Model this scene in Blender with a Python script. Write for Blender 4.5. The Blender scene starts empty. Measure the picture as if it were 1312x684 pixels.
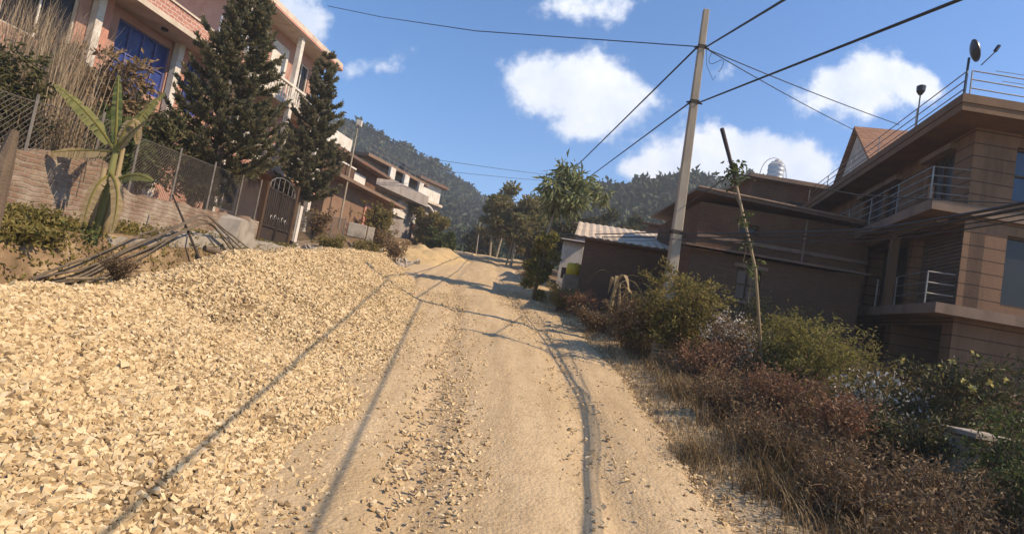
import bpy, math, random
import numpy as np
from mathutils import Vector
rng = np.random.default_rng(7)
random.seed(7)
scene = bpy.context.scene
COL = scene.collection
R_ = math.radians

# ------------------------------------------------------------------ camera
FPX = 700.0; PITCH = R_(3.86); ROLL = R_(10.0)
CF = np.array([0, math.cos(PITCH), math.sin(PITCH)])
_r0 = np.array([1., 0, 0]); _u0 = np.array([0, -math.sin(PITCH), math.cos(PITCH)])
CU = math.cos(ROLL)*_u0 - math.sin(ROLL)*_r0
CR = math.cos(ROLL)*_r0 + math.sin(ROLL)*_u0
from mathutils import Matrix
cd = bpy.data.cameras.new('camera'); cam = bpy.data.objects.new('camera', cd); COL.objects.link(cam)
cd.sensor_width = 36.0; cd.lens = 36.0*FPX/1312.0; cd.clip_start = 0.05; cd.clip_end = 3000
m = Matrix(((CR[0], CU[0], -CF[0], 0), (CR[1], CU[1], -CF[1], 0), (CR[2], CU[2], -CF[2], 0), (0, 0, 0, 1)))
cam.matrix_world = m
scene.camera = cam

# survey helpers: sight lines from the camera station, used to measure real positions
def ray(u, v): return CF + CR*((u-656)/FPX) - CU*((v-342)/FPX)
def at(u, v, y):
    d = ray(u, v); return d*(y/d[1])
def online(u, v, A, B):
    d = ray(u, v); A = np.array(A[:2], float); B = np.array(B[:2], float)
    n = np.array([-(B-A)[1], (B-A)[0]]); return d*((n@A)/(n@d[:2]))

# ------------------------------------------------------------------ object helpers
ORG = {}
def new_obj(name, mesh, parent=None, loc=None):
    o = bpy.data.objects.new(name, mesh); COL.objects.link(o)
    if parent is not None:
        o.parent = parent; ORG[o.name] = ORG[parent.name]
    else:
        l = np.array(loc if loc is not None else (0, 0, 0), float)
        o.location = l; ORG[o.name] = l
    return o
def tag(o, label=None, cat=None, group=None, kind=None):
    if label: o['label'] = label
    if cat: o['category'] = cat
    if group: o['group'] = group
    if kind: o['kind'] = kind
    return o
def thing(name, label, cat, loc, group=None):
    o = new_obj(name, None, None, loc); o.empty_display_size = .2
    return tag(o, label, cat, group)

class MB:
    def __init__(self): self.v = []; self.f = []
    def add(self, vs, fs):
        n = len(self.v); self.v.extend([tuple(map(float, p)) for p in vs]); self.f.extend([tuple(i+n for i in f) for f in fs]); return self
    def hexa(self, p):   # 8 points: bottom ring 0-3, top ring 4-7
        return self.add(p, [(3, 2, 1, 0), (4, 5, 6, 7), (0, 1, 5, 4), (1, 2, 6, 5), (2, 3, 7, 6), (3, 0, 4, 7)])
    def box(self, c, s, rz=0):
        ca, sa = math.cos(rz), math.sin(rz); P = []
        for z in (-.5, .5):
            for x, y in ((-.5, -.5), (.5, -.5), (.5, .5), (-.5, .5)):
                X, Y = x*s[0], y*s[1]; P.append((c[0]+X*ca-Y*sa, c[1]+X*sa+Y*ca, c[2]+z*s[2]))
        return self.hexa(P)
    def prism(self, poly, z0, z1):
        n = len(poly); P = [(p[0], p[1], z0) for p in poly]+[(p[0], p[1], z1) for p in poly]
        fs = [tuple(range(n-1, -1, -1)), tuple(range(n, 2*n))]+[(i, (i+1) % n, n+(i+1) % n, n+i) for i in range(n)]
        return self.add(P, fs)
    def tube(self, pts, r, n=6, cap=True):
        pts = np.array(pts, float); k = len(pts)
        rr = np.full(k, r) if np.isscalar(r) else np.array(r, float)
        T = np.gradient(pts, axis=0); T /= (np.linalg.norm(T, axis=1)[:, None]+1e-9)
        ref = np.array([0, 0, 1.]) if abs(T[0][2]) < .9 else np.array([1., 0, 0])
        V = []
        for i in range(k):
            a = np.cross(T[i], ref); a /= np.linalg.norm(a)+1e-9; b = np.cross(T[i], a)
            for j in range(n):
                t = 2*math.pi*j/n; V.append(pts[i]+rr[i]*(math.cos(t)*a+math.sin(t)*b))
        fs = [(i*n+j, i*n+(j+1) % n, (i+1)*n+(j+1) % n, (i+1)*n+j) for i in range(k-1) for j in range(n)]
        if cap: fs += [tuple(range(n-1, -1, -1)), tuple((k-1)*n+j for j in range(n))]
        return self.add(V, fs)
    def lathe(self, c, prof, n=20):
        V = []; k = len(prof)
        for (r, z) in prof:
            for j in range(n):
                t = 2*math.pi*j/n; V.append((c[0]+r*math.cos(t), c[1]+r*math.sin(t), c[2]+z))
        fs = [(i*n+j, i*n+(j+1) % n, (i+1)*n+(j+1) % n, (i+1)*n+j) for i in range(k-1) for j in range(n)]
        fs += [tuple(range(n-1, -1, -1)), tuple((k-1)*n+j for j in range(n))]
        return self.add(V, fs)
    def build(self, name, mat, parent=None, loc=None, smooth=False):
        me = bpy.data.meshes.new(name)
        o = new_obj(name, me, parent, loc)
        V = np.array(self.v)-ORG[o.name]
        me.from_pydata(V.tolist(), [], self.f)
        me.materials.append(mat)
        if smooth: me.polygons.foreach_set('use_smooth', [True]*len(me.polygons))
        me.update(); return o

def np_mesh(name, V, F, mat, parent=None, loc=None, smooth=False):
    """V (n,3), F (m,k) constant-size faces"""
    me = bpy.data.meshes.new(name); o = new_obj(name, me, parent, loc)
    V = np.asarray(V, float)-ORG[o.name]; F = np.asarray(F, np.int32); k = F.shape[1]
    me.vertices.add(len(V)); me.vertices.foreach_set('co', V.astype(np.float32).ravel())
    me.loops.add(F.size); me.loops.foreach_set('vertex_index', F.ravel())
    me.polygons.add(len(F)); me.polygons.foreach_set('loop_start', np.arange(0, F.size, k, dtype=np.int32))
    me.polygons.foreach_set('loop_total', np.full(len(F), k, np.int32))
    me.polygons.foreach_set('use_smooth', np.full(len(F), bool(smooth)))
    me.materials.append(mat); me.update(calc_edges=True); return o
def quads(name, Q, mat, parent=None, loc=None):
    Q = np.asarray(Q); n = len(Q)
    return np_mesh(name, Q.reshape(-1, 3), np.arange(n*4).reshape(n, 4), mat, parent, loc)
def grid_mesh(name, X, Y, Z, mat, parent=None, loc=None, mask=None):
    ny, nx = X.shape; idx = np.arange(ny*nx).reshape(ny, nx)
    F = np.stack([idx[:-1, :-1], idx[:-1, 1:], idx[1:, 1:], idx[1:, :-1]], -1)
    if mask is not None:
        mk = mask[:-1, :-1] | mask[:-1, 1:] | mask[1:, 1:] | mask[1:, :-1]; F = F[mk]
    F = F.reshape(-1, 4)
    V = np.stack([X, Y, Z], -1).reshape(-1, 3)
    if mask is not None:
        used = np.unique(F); re = -np.ones(len(V), int); re[used] = np.arange(len(used)); V = V[used]; F = re[F]
    return np_mesh(name, V, F, mat, parent, loc, smooth=True)
def unit(a): return a/(np.linalg.norm(a, axis=-1, keepdims=True)+1e-9)
def leafq(C, D, L, W, fold=.25):
    """leaf quads: base at C, pointing along D, length L, width W"""
    n = len(C); D = unit(D); S = unit(np.cross(D, rng.normal(size=(n, 3)))); N = np.cross(D, S)
    L = np.broadcast_to(L, n)[:, None]; W = np.broadcast_to(W, n)[:, None]
    mid = C+D*L*.45
    return np.stack([C, mid+S*W*.5+N*W*fold, C+D*L-N*L*.12, mid-S*W*.5+N*W*fold], 1)
def vnoise(x, y, seed=0, oct=3):
    """smooth 2-D value noise, numpy"""
    x = np.asarray(x, float); y = np.asarray(y, float); out = 0; amp = 1; tot = 0
    for o in range(oct):
        xi = np.floor(x).astype(int); yi = np.floor(y).astype(int); fx = x-xi; fy = y-yi
        fx = fx*fx*(3-2*fx); fy = fy*fy*(3-2*fy)
        def h(a, b):
            n = (a*374761393+b*668265263+seed*1442695+o*97531) & 0x7fffffff
            n = ((n ^ (n >> 13))*1274126177) & 0x7fffffff
            return ((n ^ (n >> 16)) & 0xffff)/65535.
        v = (h(xi, yi)*(1-fx)+h(xi+1, yi)*fx)*(1-fy)+(h(xi, yi+1)*(1-fx)+h(xi+1, yi+1)*fx)*fy
        out = out+amp*v; tot += amp; amp *= .5; x = x*2.03+17.1; y = y*2.03+5.3
    return out/tot-.5

# ------------------------------------------------------------------ materials
def mat_new(name):
    m = bpy.data.materials.new(name); m.use_nodes = True; nt = m.node_tree; nt.nodes.clear()
    out = nt.nodes.new('ShaderNodeOutputMaterial'); return m, nt, out
def nd(nt, t, **kw):
    n = nt.nodes.new(t)
    for k, v in kw.items(): setattr(n, k, v)
    return n
def lk(nt, a, b): nt.links.new(a, b)
def mixc(nt, fac, a, b, mode='MIX'):
    n = nd(nt, 'ShaderNodeMix', data_type='RGBA', blend_type=mode)
    for s, v in ((n.inputs[0], fac), (n.inputs[6], a), (n.inputs[7], b)):
        if hasattr(v, 'links'): lk(nt, v, s)
        elif isinstance(v, (int, float)): s.default_value = v
        else: s.default_value = (*v[:3], 1)
    return n.outputs[2]
def noise(nt, vec, scale, detail=5, rough=.55):
    n = nd(nt, 'ShaderNodeTexNoise'); n.inputs['Scale'].default_value = scale; n.inputs['Detail'].default_value = detail; n.inputs['Roughness'].default_value = rough
    lk(nt, vec, n.inputs['Vector']); return n.outputs['Fac']
def ramp(nt, fac, p0, p1, c0=(0, 0, 0), c1=(1, 1, 1)):
    n = nd(nt, 'ShaderNodeValToRGB'); e = n.color_ramp.elements
    e[0].position = p0; e[1].position = p1; e[0].color = (*c0, 1); e[1].color = (*c1, 1); lk(nt, fac, n.inputs[0]); return n.outputs[0]
def surf(name, c1, c2=None, rough=.85, scale=3., dirt=None, dirt_scale=.8, bump=.2, bscale=30., metal=0., spec=.3, tex=None, stretch=None, groove=None, bdist=.02):
    """plaster / concrete / metal with patchy colour, stains and a fine bump"""
    m, nt, out = mat_new(name); tc = nd(nt, 'ShaderNodeTexCoord'); vec = tc.outputs['Object']
    sv = vec
    if stretch:
        mp = nd(nt, 'ShaderNodeMapping'); mp.inputs['Scale'].default_value = stretch; lk(nt, vec, mp.inputs['Vector']); sv = mp.outputs['Vector']
    c2 = c2 or tuple(x*.8 for x in c1)
    col = mixc(nt, ramp(nt, noise(nt, sv, scale), .35, .68), c1, c2)
    fine = noise(nt, vec, scale*9, 3)
    col = mixc(nt, .25, col, mixc(nt, fine, (.35, .35, .35), (1, 1, 1)), 'MULTIPLY')
    if dirt: col = mixc(nt, ramp(nt, noise(nt, sv, dirt_scale, 7, .65), .48, .7), col, dirt)
    hgt = noise(nt, vec, bscale, 4)
    if groove:
        sx = nd(nt, 'ShaderNodeSeparateXYZ'); lk(nt, vec, sx.inputs[0])
        a = nd(nt, 'ShaderNodeMath', operation='MULTIPLY'); a.inputs[1].default_value = 1/groove; lk(nt, sx.outputs[2], a.inputs[0])
        b = nd(nt, 'ShaderNodeMath', operation='FRACT'); lk(nt, a.outputs[0], b.inputs[0])
        g = nd(nt, 'ShaderNodeMath', operation='LESS_THAN'); g.inputs[1].default_value = .09; lk(nt, b.outputs[0], g.inputs[0])
        col = mixc(nt, g.outputs[0], col, tuple(x*.3 for x in c2))
    bs = nd(nt, 'ShaderNodeBsdfPrincipled'); bs.inputs['Roughness'].default_value = rough; bs.inputs['Metallic'].default_value = metal
    bs.inputs['Specular IOR Level'].default_value = spec
    lk(nt, col, bs.inputs['Base Color'])
    if bump:
        bp = nd(nt, 'ShaderNodeBump'); bp.inputs['Strength'].default_value = bump; bp.inputs['Distance'].default_value = bdist
        lk(nt, hgt, bp.inputs['Height']); lk(nt, bp.outputs[0], bs.inputs['Normal'])
    lk(nt, bs.outputs[0], out.inputs[0]); return m
def brick(name, c1, c2, mortar, w=.24, h=.075, rough=.9, dirt=None, axis='Y', msize=.012, dscale=.7):
    m, nt, out = mat_new(name); tc = nd(nt, 'ShaderNodeTexCoord')
    sx = nd(nt, 'ShaderNodeSeparateXYZ'); lk(nt, tc.outputs['Object'], sx.inputs[0])
    ad = nd(nt, 'ShaderNodeMath', operation='ADD'); lk(nt, sx.outputs[0], ad.inputs[0]); lk(nt, sx.outputs[1], ad.inputs[1])
    nz = noise(nt, tc.outputs['Object'], 2.5, 3)
    ad2 = nd(nt, 'ShaderNodeMath', operation='MULTIPLY_ADD'); lk(nt, nz, ad2.inputs[0]); ad2.inputs[1].default_value = .15; lk(nt, sx.outputs[2], ad2.inputs[2])
    cb = nd(nt, 'ShaderNodeCombineXYZ'); lk(nt, ad.outputs[0], cb.inputs[0]); lk(nt, ad2.outputs[0], cb.inputs[1])
    b = nd(nt, 'ShaderNodeTexBrick'); lk(nt, cb.outputs[0], b.inputs['Vector'])
    b.inputs['Scale'].default_value = 1; b.inputs['Brick Width'].default_value = w; b.inputs['Row Height'].default_value = h
    b.inputs['Mortar Size'].default_value = msize; b.inputs['Mortar Smooth'].default_value = .4
    b.inputs['Color1'].default_value = (*c1, 1); b.inputs['Color2'].default_value = (*c2, 1); b.inputs['Mortar'].default_value = (*mortar, 1)
    col = mixc(nt, .35, b.outputs['Color'], mixc(nt, noise(nt, tc.outputs['Object'], 14, 4), (.3, .3, .3), (1.2, 1.2, 1.2)), 'MULTIPLY')
    if dirt: col = mixc(nt, ramp(nt, noise(nt, tc.outputs['Object'], dscale, 7, .65), .45, .66), col, dirt)
    bs = nd(nt, 'ShaderNodeBsdfPrincipled'); bs.inputs['Roughness'].default_value = rough; bs.inputs['Specular IOR Level'].default_value = .2
    lk(nt, col, bs.inputs['Base Color'])
    bp = nd(nt, 'ShaderNodeBump'); bp.inputs['Strength'].default_value = .7; bp.inputs['Distance'].default_value = .02; bp.invert = True
    lk(nt, b.outputs['Fac'], bp.inputs['Height']); lk(nt, bp.outputs[0], bs.inputs['Normal'])
    lk(nt, bs.outputs[0], out.inputs[0]); return m
def leafm(name, cols, trans=.3, rough=.6):
    """foliage: each leaf its own shade; some light passes through"""
    m, nt, out = mat_new(name); g = nd(nt, 'ShaderNodeNewGeometry')
    n = nd(nt, 'ShaderNodeValToRGB'); e = n.color_ramp.elements; k = len(cols)
    while len(e) < k: e.new(.5)
    for i, c in enumerate(cols): e[i].position = i/(k-1); e[i].color = (*c, 1)
    lk(nt, g.outputs['Random Per Island'], n.inputs[0])
    bs = nd(nt, 'ShaderNodeBsdfPrincipled'); bs.inputs['Roughness'].default_value = rough; bs.inputs['Specular IOR Level'].default_value = .25
    lk(nt, n.outputs[0], bs.inputs['Base Color'])
    tr = nd(nt, 'ShaderNodeBsdfTranslucent'); lk(nt, n.outputs[0], tr.inputs[0])
    mx = nd(nt, 'ShaderNodeMixShader'); mx.inputs[0].default_value = trans
    lk(nt, bs.outputs[0], mx.inputs[1]); lk(nt, tr.outputs[0], mx.inputs[2]); lk(nt, mx.outputs[0], out.inputs[0]); return m
def flatm(name, c, rough=.5, metal=0., spec=.5):
    return surf(name, c, tuple(x*.85 for x in c), rough=rough, metal=metal, spec=spec, bump=.05, scale=6)
M = {}
M['dirt'] = None
def earth(name, c1, c2, c3, s1=.6, s2=6, bump=.5, bd=.03, pebble=True, dust=None, streak=False):
    m, nt, out = mat_new(name); tc = nd(nt, 'ShaderNodeTexCoord'); vec = tc.outputs['Object']
    col = mixc(nt, ramp(nt, noise(nt, vec, s1, 6, .6), .38, .64), c1, c2)
    col = mixc(nt, ramp(nt, noise(nt, vec, s2, 6, .65), .5, .72), col, c3)
    if streak:   # compacted wheel tracks running along the road
        mp = nd(nt, 'ShaderNodeMapping'); mp.inputs['Scale'].default_value = (2.6, .16, 1); lk(nt, vec, mp.inputs['Vector'])
        col = mixc(nt, ramp(nt, noise(nt, mp.outputs['Vector'], 1.6, 5, .6), .42, .62), col, mixc(nt, .45, col, (.40, .28, .15)))
    if dust:
        at_ = nd(nt, 'ShaderNodeAttribute'); at_.attribute_name = 'dust'
        s_ = nd(nt, 'ShaderNodeMath', operation='ADD'); lk(nt, at_.outputs['Fac'], s_.inputs[0]); lk(nt, noise(nt, vec, 2.2, 7, .7), s_.inputs[1])
        col = mixc(nt, ramp(nt, s_.outputs[0], .72, 1.0), col, dust)
    col = mixc(nt, .3, col, mixc(nt, noise(nt, vec, 45, 3, .7), (.45, .45, .45), (1, 1, 1)), 'MULTIPLY')
    vo = nd(nt, 'ShaderNodeTexVoronoi'); vo.inputs['Scale'].default_value = 26; lk(nt, vec, vo.inputs['Vector'])
    h = nd(nt, 'ShaderNodeMath', operation='MULTIPLY_ADD'); lk(nt, noise(nt, vec, 14, 8, .7), h.inputs[0]); h.inputs[1].default_value = 1.0
    sc = nd(nt, 'ShaderNodeMath', operation='MULTIPLY'); lk(nt, vo.outputs['Distance'], sc.inputs[0]); sc.inputs[1].default_value = -.35 if pebble else 0
    lk(nt, sc.outputs[0], h.inputs[2])
    bs = nd(nt, 'ShaderNodeBsdfPrincipled'); bs.inputs['Roughness'].default_value = .95; bs.inputs['Specular IOR Level'].default_value = .1
    lk(nt, col, bs.inputs['Base Color'])
    bp = nd(nt, 'ShaderNodeBump'); bp.inputs['Strength'].default_value = bump; bp.inputs['Distance'].default_value = bd
    lk(nt, h.outputs[0], bp.inputs['Height']); lk(nt, bp.outputs[0], bs.inputs['Normal'])
    lk(nt, bs.outputs[0], out.inputs[0]); return m
M['ground'] = earth('earth_ground', (.23, .15, .085), (.15, .10, .055), (.12, .085, .045), .5, 3, dust=(.52, .38, .22))
M['road'] = earth('dusty_road', (.60, .445, .265), (.53, .385, .22), (.43, .305, .17), .7, 7, .8, .035, streak=True)
M['heap'] = earth('gravel_base', (.30, .205, .105), (.24, .16, .08), (.19, .125, .065), .8, 9, .8, .05)  # darkened so the gaps between stones read as shadow
M['sand'] = earth('heap_soil', (.56, .40, .20), (.46, .33, .17), (.38, .26, .13), .7, 5, .6, .04)
M['stone'] = leafm('gravel_stone', [(.25, .165, .085), (.44, .31, .16), (.53, .39, .21), (.58, .44, .25), (.64, .50, .31)], 0.0, .9)
M['concrete'] = surf('pole_concrete', (.40, .33, .25), (.30, .25, .19), scale=4, dirt=(.22, .17, .12), dirt_scale=1.3, stretch=(1, 1, .25), bump=.3)
M['block'] = surf('weathered_concrete', (.42, .36, .29), (.33, .28, .22), scale=3, dirt=(.16, .13, .10), dirt_scale=1.6, bump=.4)
M['stonewall'] = brick('old_brick_wall', (.27, .165, .11), (.19, .12, .08), (.25, .19, .135), .31, .10, dirt=(.37, .30, .225), msize=.02, dscale=1.5)
M['stonewall_dark'] = brick('rubble_wall', (.30, .22, .16), (.22, .16, .11), (.36, .30, .23), .30, .11, dirt=(.20, .15, .10), msize=.025, dscale=1.4)
M['cable'] = flatm('black_cable', (.018, .017, .016), .6)
M['hose'] = surf('dusty_hose', (.11, .082, .055), (.17, .13, .085), rough=.7, scale=5, bump=.1)
M['steel'] = surf('railing_steel', (.30, .28, .26), (.22, .20, .18), rough=.5, metal=.6, scale=8, bump=.05)
M['wire'] = surf('fence_wire', (.24, .21, .18), (.16, .13, .10), rough=.6, metal=.2, scale=5, bump=0)
M['darkmetal'] = surf('rusty_dark_metal', (.045, .036, .030), (.075, .05, .035), rough=.6, metal=.3, scale=4, bump=.2)
M['bark'] = surf('bark', (.17, .12, .08), (.10, .07, .045), scale=6, stretch=(1, 1, .2), bump=.8, bscale=25)
M['palebark'] = surf('pale_bark', (.38, .32, .24), (.26, .21, .15), scale=5, stretch=(1, 1, .3), bump=.4)
M['twig'] = leafm('twigs', [(.12, .075, .045), (.20, .13, .08), (.26, .18, .11)], 0.0, .9)
M['twigdark'] = leafm('dark_twigs', [(.05, .033, .02), (.10, .065, .04)], 0.0, .9)
M['bamboo'] = surf('bamboo', (.34, .25, .14), (.24, .17, .10), scale=3, stretch=(1, 1, .4), bump=.2)
M['l_conifer'] = leafm('conifer_needles', [(.09, .09, .045), (.15, .14, .07), (.21, .185, .095), (.28, .23, .125)], .4)
M['l_green'] = leafm('green_leaves', [(.045, .065, .018), (.075, .10, .028), (.11, .13, .038), (.15, .16, .05)], .3)
M['l_dark'] = leafm('dark_leaves', [(.05, .052, .02), (.08, .08, .03), (.115, .105, .04), (.10, .075, .035)], .25)
M['l_olive'] = leafm('olive_leaves', [(.13, .11, .03), (.19, .16, .045), (.26, .21, .06), (.30, .22, .07)], .4)
M['l_droop'] = leafm('drooping_leaves', [(.15, .17, .06), (.22, .24, .10), (.30, .30, .15), (.11, .12, .04)], .35)
M['l_fartree'] = leafm('far_leaves', [(.14, .13, .05), (.20, .185, .07), (.26, .22, .09), (.30, .24, .11)], .45)
M['l_yellow'] = leafm('yellow_green_leaves', [(.16, .15, .035), (.24, .21, .05), (.31, .26, .07), (.13, .13, .035)], .45)
M['l_brown'] = leafm('dry_leaves', [(.15, .09, .042), (.22, .14, .068), (.30, .20, .105), (.13, .095, .042)], .2)
M['l_red'] = leafm('russet_leaves', [(.16, .07, .04), (.24, .11, .06), (.30, .17, .09), (.14, .09, .05)], .25)
M['l_straw'] = leafm('dry_grass', [(.30, .21, .11), (.38, .28, .15), (.22, .15, .08), (.17, .13, .06)], .25)
M['l_strawdark'] = leafm('withered_grass', [(.19, .125, .06), (.26, .175, .085), (.15, .10, .05), (.15, .12, .05)], .2)
M['l_reed'] = leafm('reed_stalks', [(.30, .22, .14), (.38, .29, .19), (.22, .16, .10)], .15)
M['l_fluff'] = leafm('pale_seedheads', [(.55, .48, .40), (.68, .62, .54), (.42, .36, .29)], .3)
M['l_grey'] = leafm('silver_leaves', [(.28, .26, .22), (.42, .40, .35), (.55, .52, .46)], .25)
M['l_flower'] = leafm('yellow_petals', [(.60, .46, .10), (.68, .58, .22)], .3)
M['l_hill'] = leafm('forest_canopy', [(.022, .034, .015), (.035, .05, .02), (.05, .065, .026), (.07, .075, .03)], .1)
M['l_banana'] = leafm('banana_leaf', [(.19, .19, .06), (.24, .225, .08), (.15, .155, .05)], .35, .75)
M['l_bananadry'] = leafm('dry_banana_leaf', [(.28, .20, .10), (.36, .27, .14)], .25)
M['hillsoil'] = earth('hill_soil', (.05, .055, .025), (.07, .07, .03), (.09, .08, .04), .02, .2, .1, .1, False)

# ------------------------------------------------------------------ ground form
def ip(x, xs, ys): return np.interp(x, xs, ys)
def sst(a, b, x): t = np.clip((x-a)/(b-a), 0, 1); return t*t*(3-2*t)
def zroad(y): return np.where(y < 0, -2.6+.04*y, np.where(y < 58, -2.6+.125*y, 4.65+.05*(np.minimum(y, 130)-58)))
def xr(y): return ip(y, [-20, 5, 9, 14, 18, 24, 35, 60, 80, 140], [2.8, 2.8, 2.85, 2.8, 2.4, 1.5, .5, -.7, -3.5, -22])
def xl(y): return ip(y, [-20, 4, 7, 11, 17, 26, 45, 66, 80, 140], [-1.8, -1.9, -2.2, -2.6, -3.2, -4.4, -4.9, -5.6, -8, -28])
def gz(x, y):
    x = np.asarray(x, float); y = np.asarray(y, float); zr = zroad(y)
    n = vnoise(x*.6, y*.6, 3)*.22
    ex = x-xr(y)
    right = zr+.12*sst(0, .7, ex)-.75*sst(1.2, 6, ex)*ip(y, [10, 22], [1, .5])-1.0*sst(6, 16, ex)+n*sst(0, 1, ex)
    strip = ip(y, [-20, 0, 10, 20, 30, 45, 60, 90], [-2., -.6, -.05, .55, 1.45, 3.3, 5.0, 6.])
    garden = ip(y, [-20, 0, 10, 20, 30, 45, 60, 90], [0, .6, .95, 1.3, 1.9, 3.7, 5.5, 7])
    left = zr+(strip-zr)*sst(-7.2, -7.9, x)+(garden-strip)*sst(-9.25, -9.45, x)+n*.5*sst(0, 1.5, xl(y)-x)
    road = zr-.12*sst(-.35, .35, ex*-1)*sst(-.3, .5, x-xl(y))
    return np.where(ex > 0, right, np.where(x < xl(y), left, road))
def P3(x, y, dz=0): return np.array([x, y, float(gz(x, y))+dz])
def on_ground(u, v, far=120.):
    d = ray(u, v); t = np.linspace(2, far, 4000); p = d[None]*t[:, None]
    b = np.where(p[:, 2] < gz(p[:, 0], p[:, 1]))[0]
    return p[b[0]] if len(b) else p[-1]
xs = np.unique(np.concatenate([np.arange(-14, 18, .22), np.linspace(-160, -14, 40), np.linspace(18, 200, 44)]))
ys = np.unique(np.concatenate([np.arange(-6, 36, .25), np.linspace(36, 70, 50), np.linspace(70, 420, 60), np.linspace(-60, -6, 12)]))
X, Y = np.meshgrid(xs, ys)
gr_ = tag(grid_mesh('ground', X, Y, gz(X, Y), M['ground']), kind='structure')
_d = np.maximum(np.clip(1.15-np.maximum(X-xr(Y), xl(Y)-X)/ip(Y, [4, 10, 25], [.8, 1.0, 1.6]), 0, 1), .3*np.exp(-((X+6.5)/2.5)**2)*(Y < 40)*(X > -9))
a_ = gr_.data.attributes.new('dust', 'FLOAT', 'POINT'); a_.data.foreach_set('value', _d.astype(np.float32).ravel())
# road: ribbon with wheel ruts
yr = np.unique(np.concatenate([np.arange(-6, 40, .12), np.linspace(40, 110, 120)])); tt = np.linspace(-.04, 1.04, 90)
T, YR = np.meshgrid(tt, yr); XR = xl(YR)+(xr(YR)-xl(YR))*T+(.5*vnoise(YR*.7, T*0+2, 9)+.35*vnoise(YR*2.3, T*0+5, 10))*np.clip(T*2-1, 0, 1)
W_ = xr(YR)-xl(YR)
mid = (XR-.2)
rut = -.07*np.exp(-((T-.30)*W_/.28)**2)-.08*np.exp(-((T-.74)*W_/.30)**2)+.03*np.exp(-((T-.52)*W_/.35)**2)
ZR = zroad(YR)+rut+.06*vnoise(XR*1.3, YR*.5, 5)+.022*vnoise(XR*5, YR*1.2, 6)+.02
ZR -= .16*(sst(.05, -.04, T)+sst(.965, 1.04, T))
tag(grid_mesh('dirt_road', XR, YR, ZR, M['road']), kind='structure')
def rz(x, y): return zroad(y)+.02
# ------------------------------------------------------------------ gravel heaps
HY = [-3, 1, 4, 6, 7.3, 8.5, 9.4, 10.9, 14, 17, 20, 23, 25.5, 28]
HH = [.5, .85, 1.0, 1.0, .86, .74, .92, 1.12, 1.12, 1.05, .95, .75, .25, 0]
def heap_h(x, y):
    c = ip(y, HY, HH); xc = -5.4+.25*vnoise(y*.35, y*0+3.3, 21)
    toe = ip(y, [-3, 4, 7, 10, 13, 17, 22, 26], [-1.5, -1.5, -1.75, -2.0, -2.3, -2.7, -3.6, -5.0])+.9*vnoise(y*.7, y*0+.7, 22)
    a = np.clip((x-xc)/(toe-xc), 0, 1); b = np.clip((xc-x)/2.3, 0, 1)
    base = np.where(x > xc, (1-a)**1.15, 1-b**1.4)
    k = ip(y, [4, 9, 12], [1.0, 1.1, 1.15])
    h = c*base*k+ (.28*vnoise(x*.8, y*.8, 23)+.10*vnoise(x*2.6, y*2.6, 24))*np.minimum(1, base*3)*np.minimum(1, c*2)
    return np.where(base > .004, h, -.3)
def surf_z(x, y): return np.where(x < xl(y)-.0, np.maximum(gz(x, y), zroad(y)-.1), zroad(y)+.0)
def heap_z(x, y): return zroad(y)+heap_h(x, y)-.02
ax = np.arange(-8.6, -.6, .1); ay = np.arange(-3, 28, .1); AX, AY = np.meshgrid(ax, ay)
HZ = heap_z(AX, AY)+.03*vnoise(AX*8, AY*8, 25, 2)
msk = heap_h(AX, AY) > -.05
split = 8.6+.5*(AX+5)*.3+.8*vnoise(AX, AX*0+2, 26)
def scatter_stones(n, xr_, yr_, dens, zf, smin, smax, seed):
    r = np.random.default_rng(seed); x = r.uniform(*xr_, n); y = r.uniform(*yr_, n); k = dens(x, y) > r.random(n); x = x[k]; y = y[k]
    z = zf(x, y); n = len(x)
    s = smin+(smax-smin)*r.random(n)**1.8
    base = np.array([(-1, -1, -1), (1, -1, -1), (1, 1, -1), (-1, 1, -1), (-1, -1, 1), (1, -1, 1), (1, 1, 1), (-1, 1, 1)], float)*.5
    V = base[None]*(1+r.uniform(-.55, .35, (n, 8, 3)))
    V *= np.stack([r.uniform(1.0, 1.9, n), r.uniform(.6, 1.0, n), r.uniform(.4, .8, n)], -1)[:, None]*s[:, None, None]
    a = r.uniform(0, 6.28, n); b = r.normal(0, .6, n); c = r.normal(0, .6, n)
    def rot(V, a, i, j):
        W = V.copy(); ca, sa = np.cos(a)[:, None], np.sin(a)[:, None]; W[..., i] = V[..., i]*ca-V[..., j]*sa; W[..., j] = V[..., i]*sa+V[..., j]*ca; return W
    V = rot(rot(rot(V, b, 0, 2), c, 1, 2), a, 0, 1)
    V += np.stack([x, y, z+s*.16], -1)[:, None]
    f = np.array([(3, 2, 1, 0), (4, 5, 6, 7), (0, 1, 5, 4), (1, 2, 6, 5), (2, 3, 7, 6), (3, 0, 4, 7)])
    return V.reshape(-1, 3), (f[None]+(np.arange(n)*8)[:, None, None]).reshape(-1, 4)
fines = lambda x, y: 1-.75*(vnoise(x*1.4, y*1.4, 91) > .2)
hd1 = lambda x, y: fines(x, y)*np.where((heap_h(x, y) > -.05) & (y < 8.6+.15*(x+5)), 1., 0)
hd2 = lambda x, y: fines(x, y)*np.where((heap_h(x, y) > -.05) & (y >= 8.6+.15*(x+5)), 1., 0)
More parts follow.
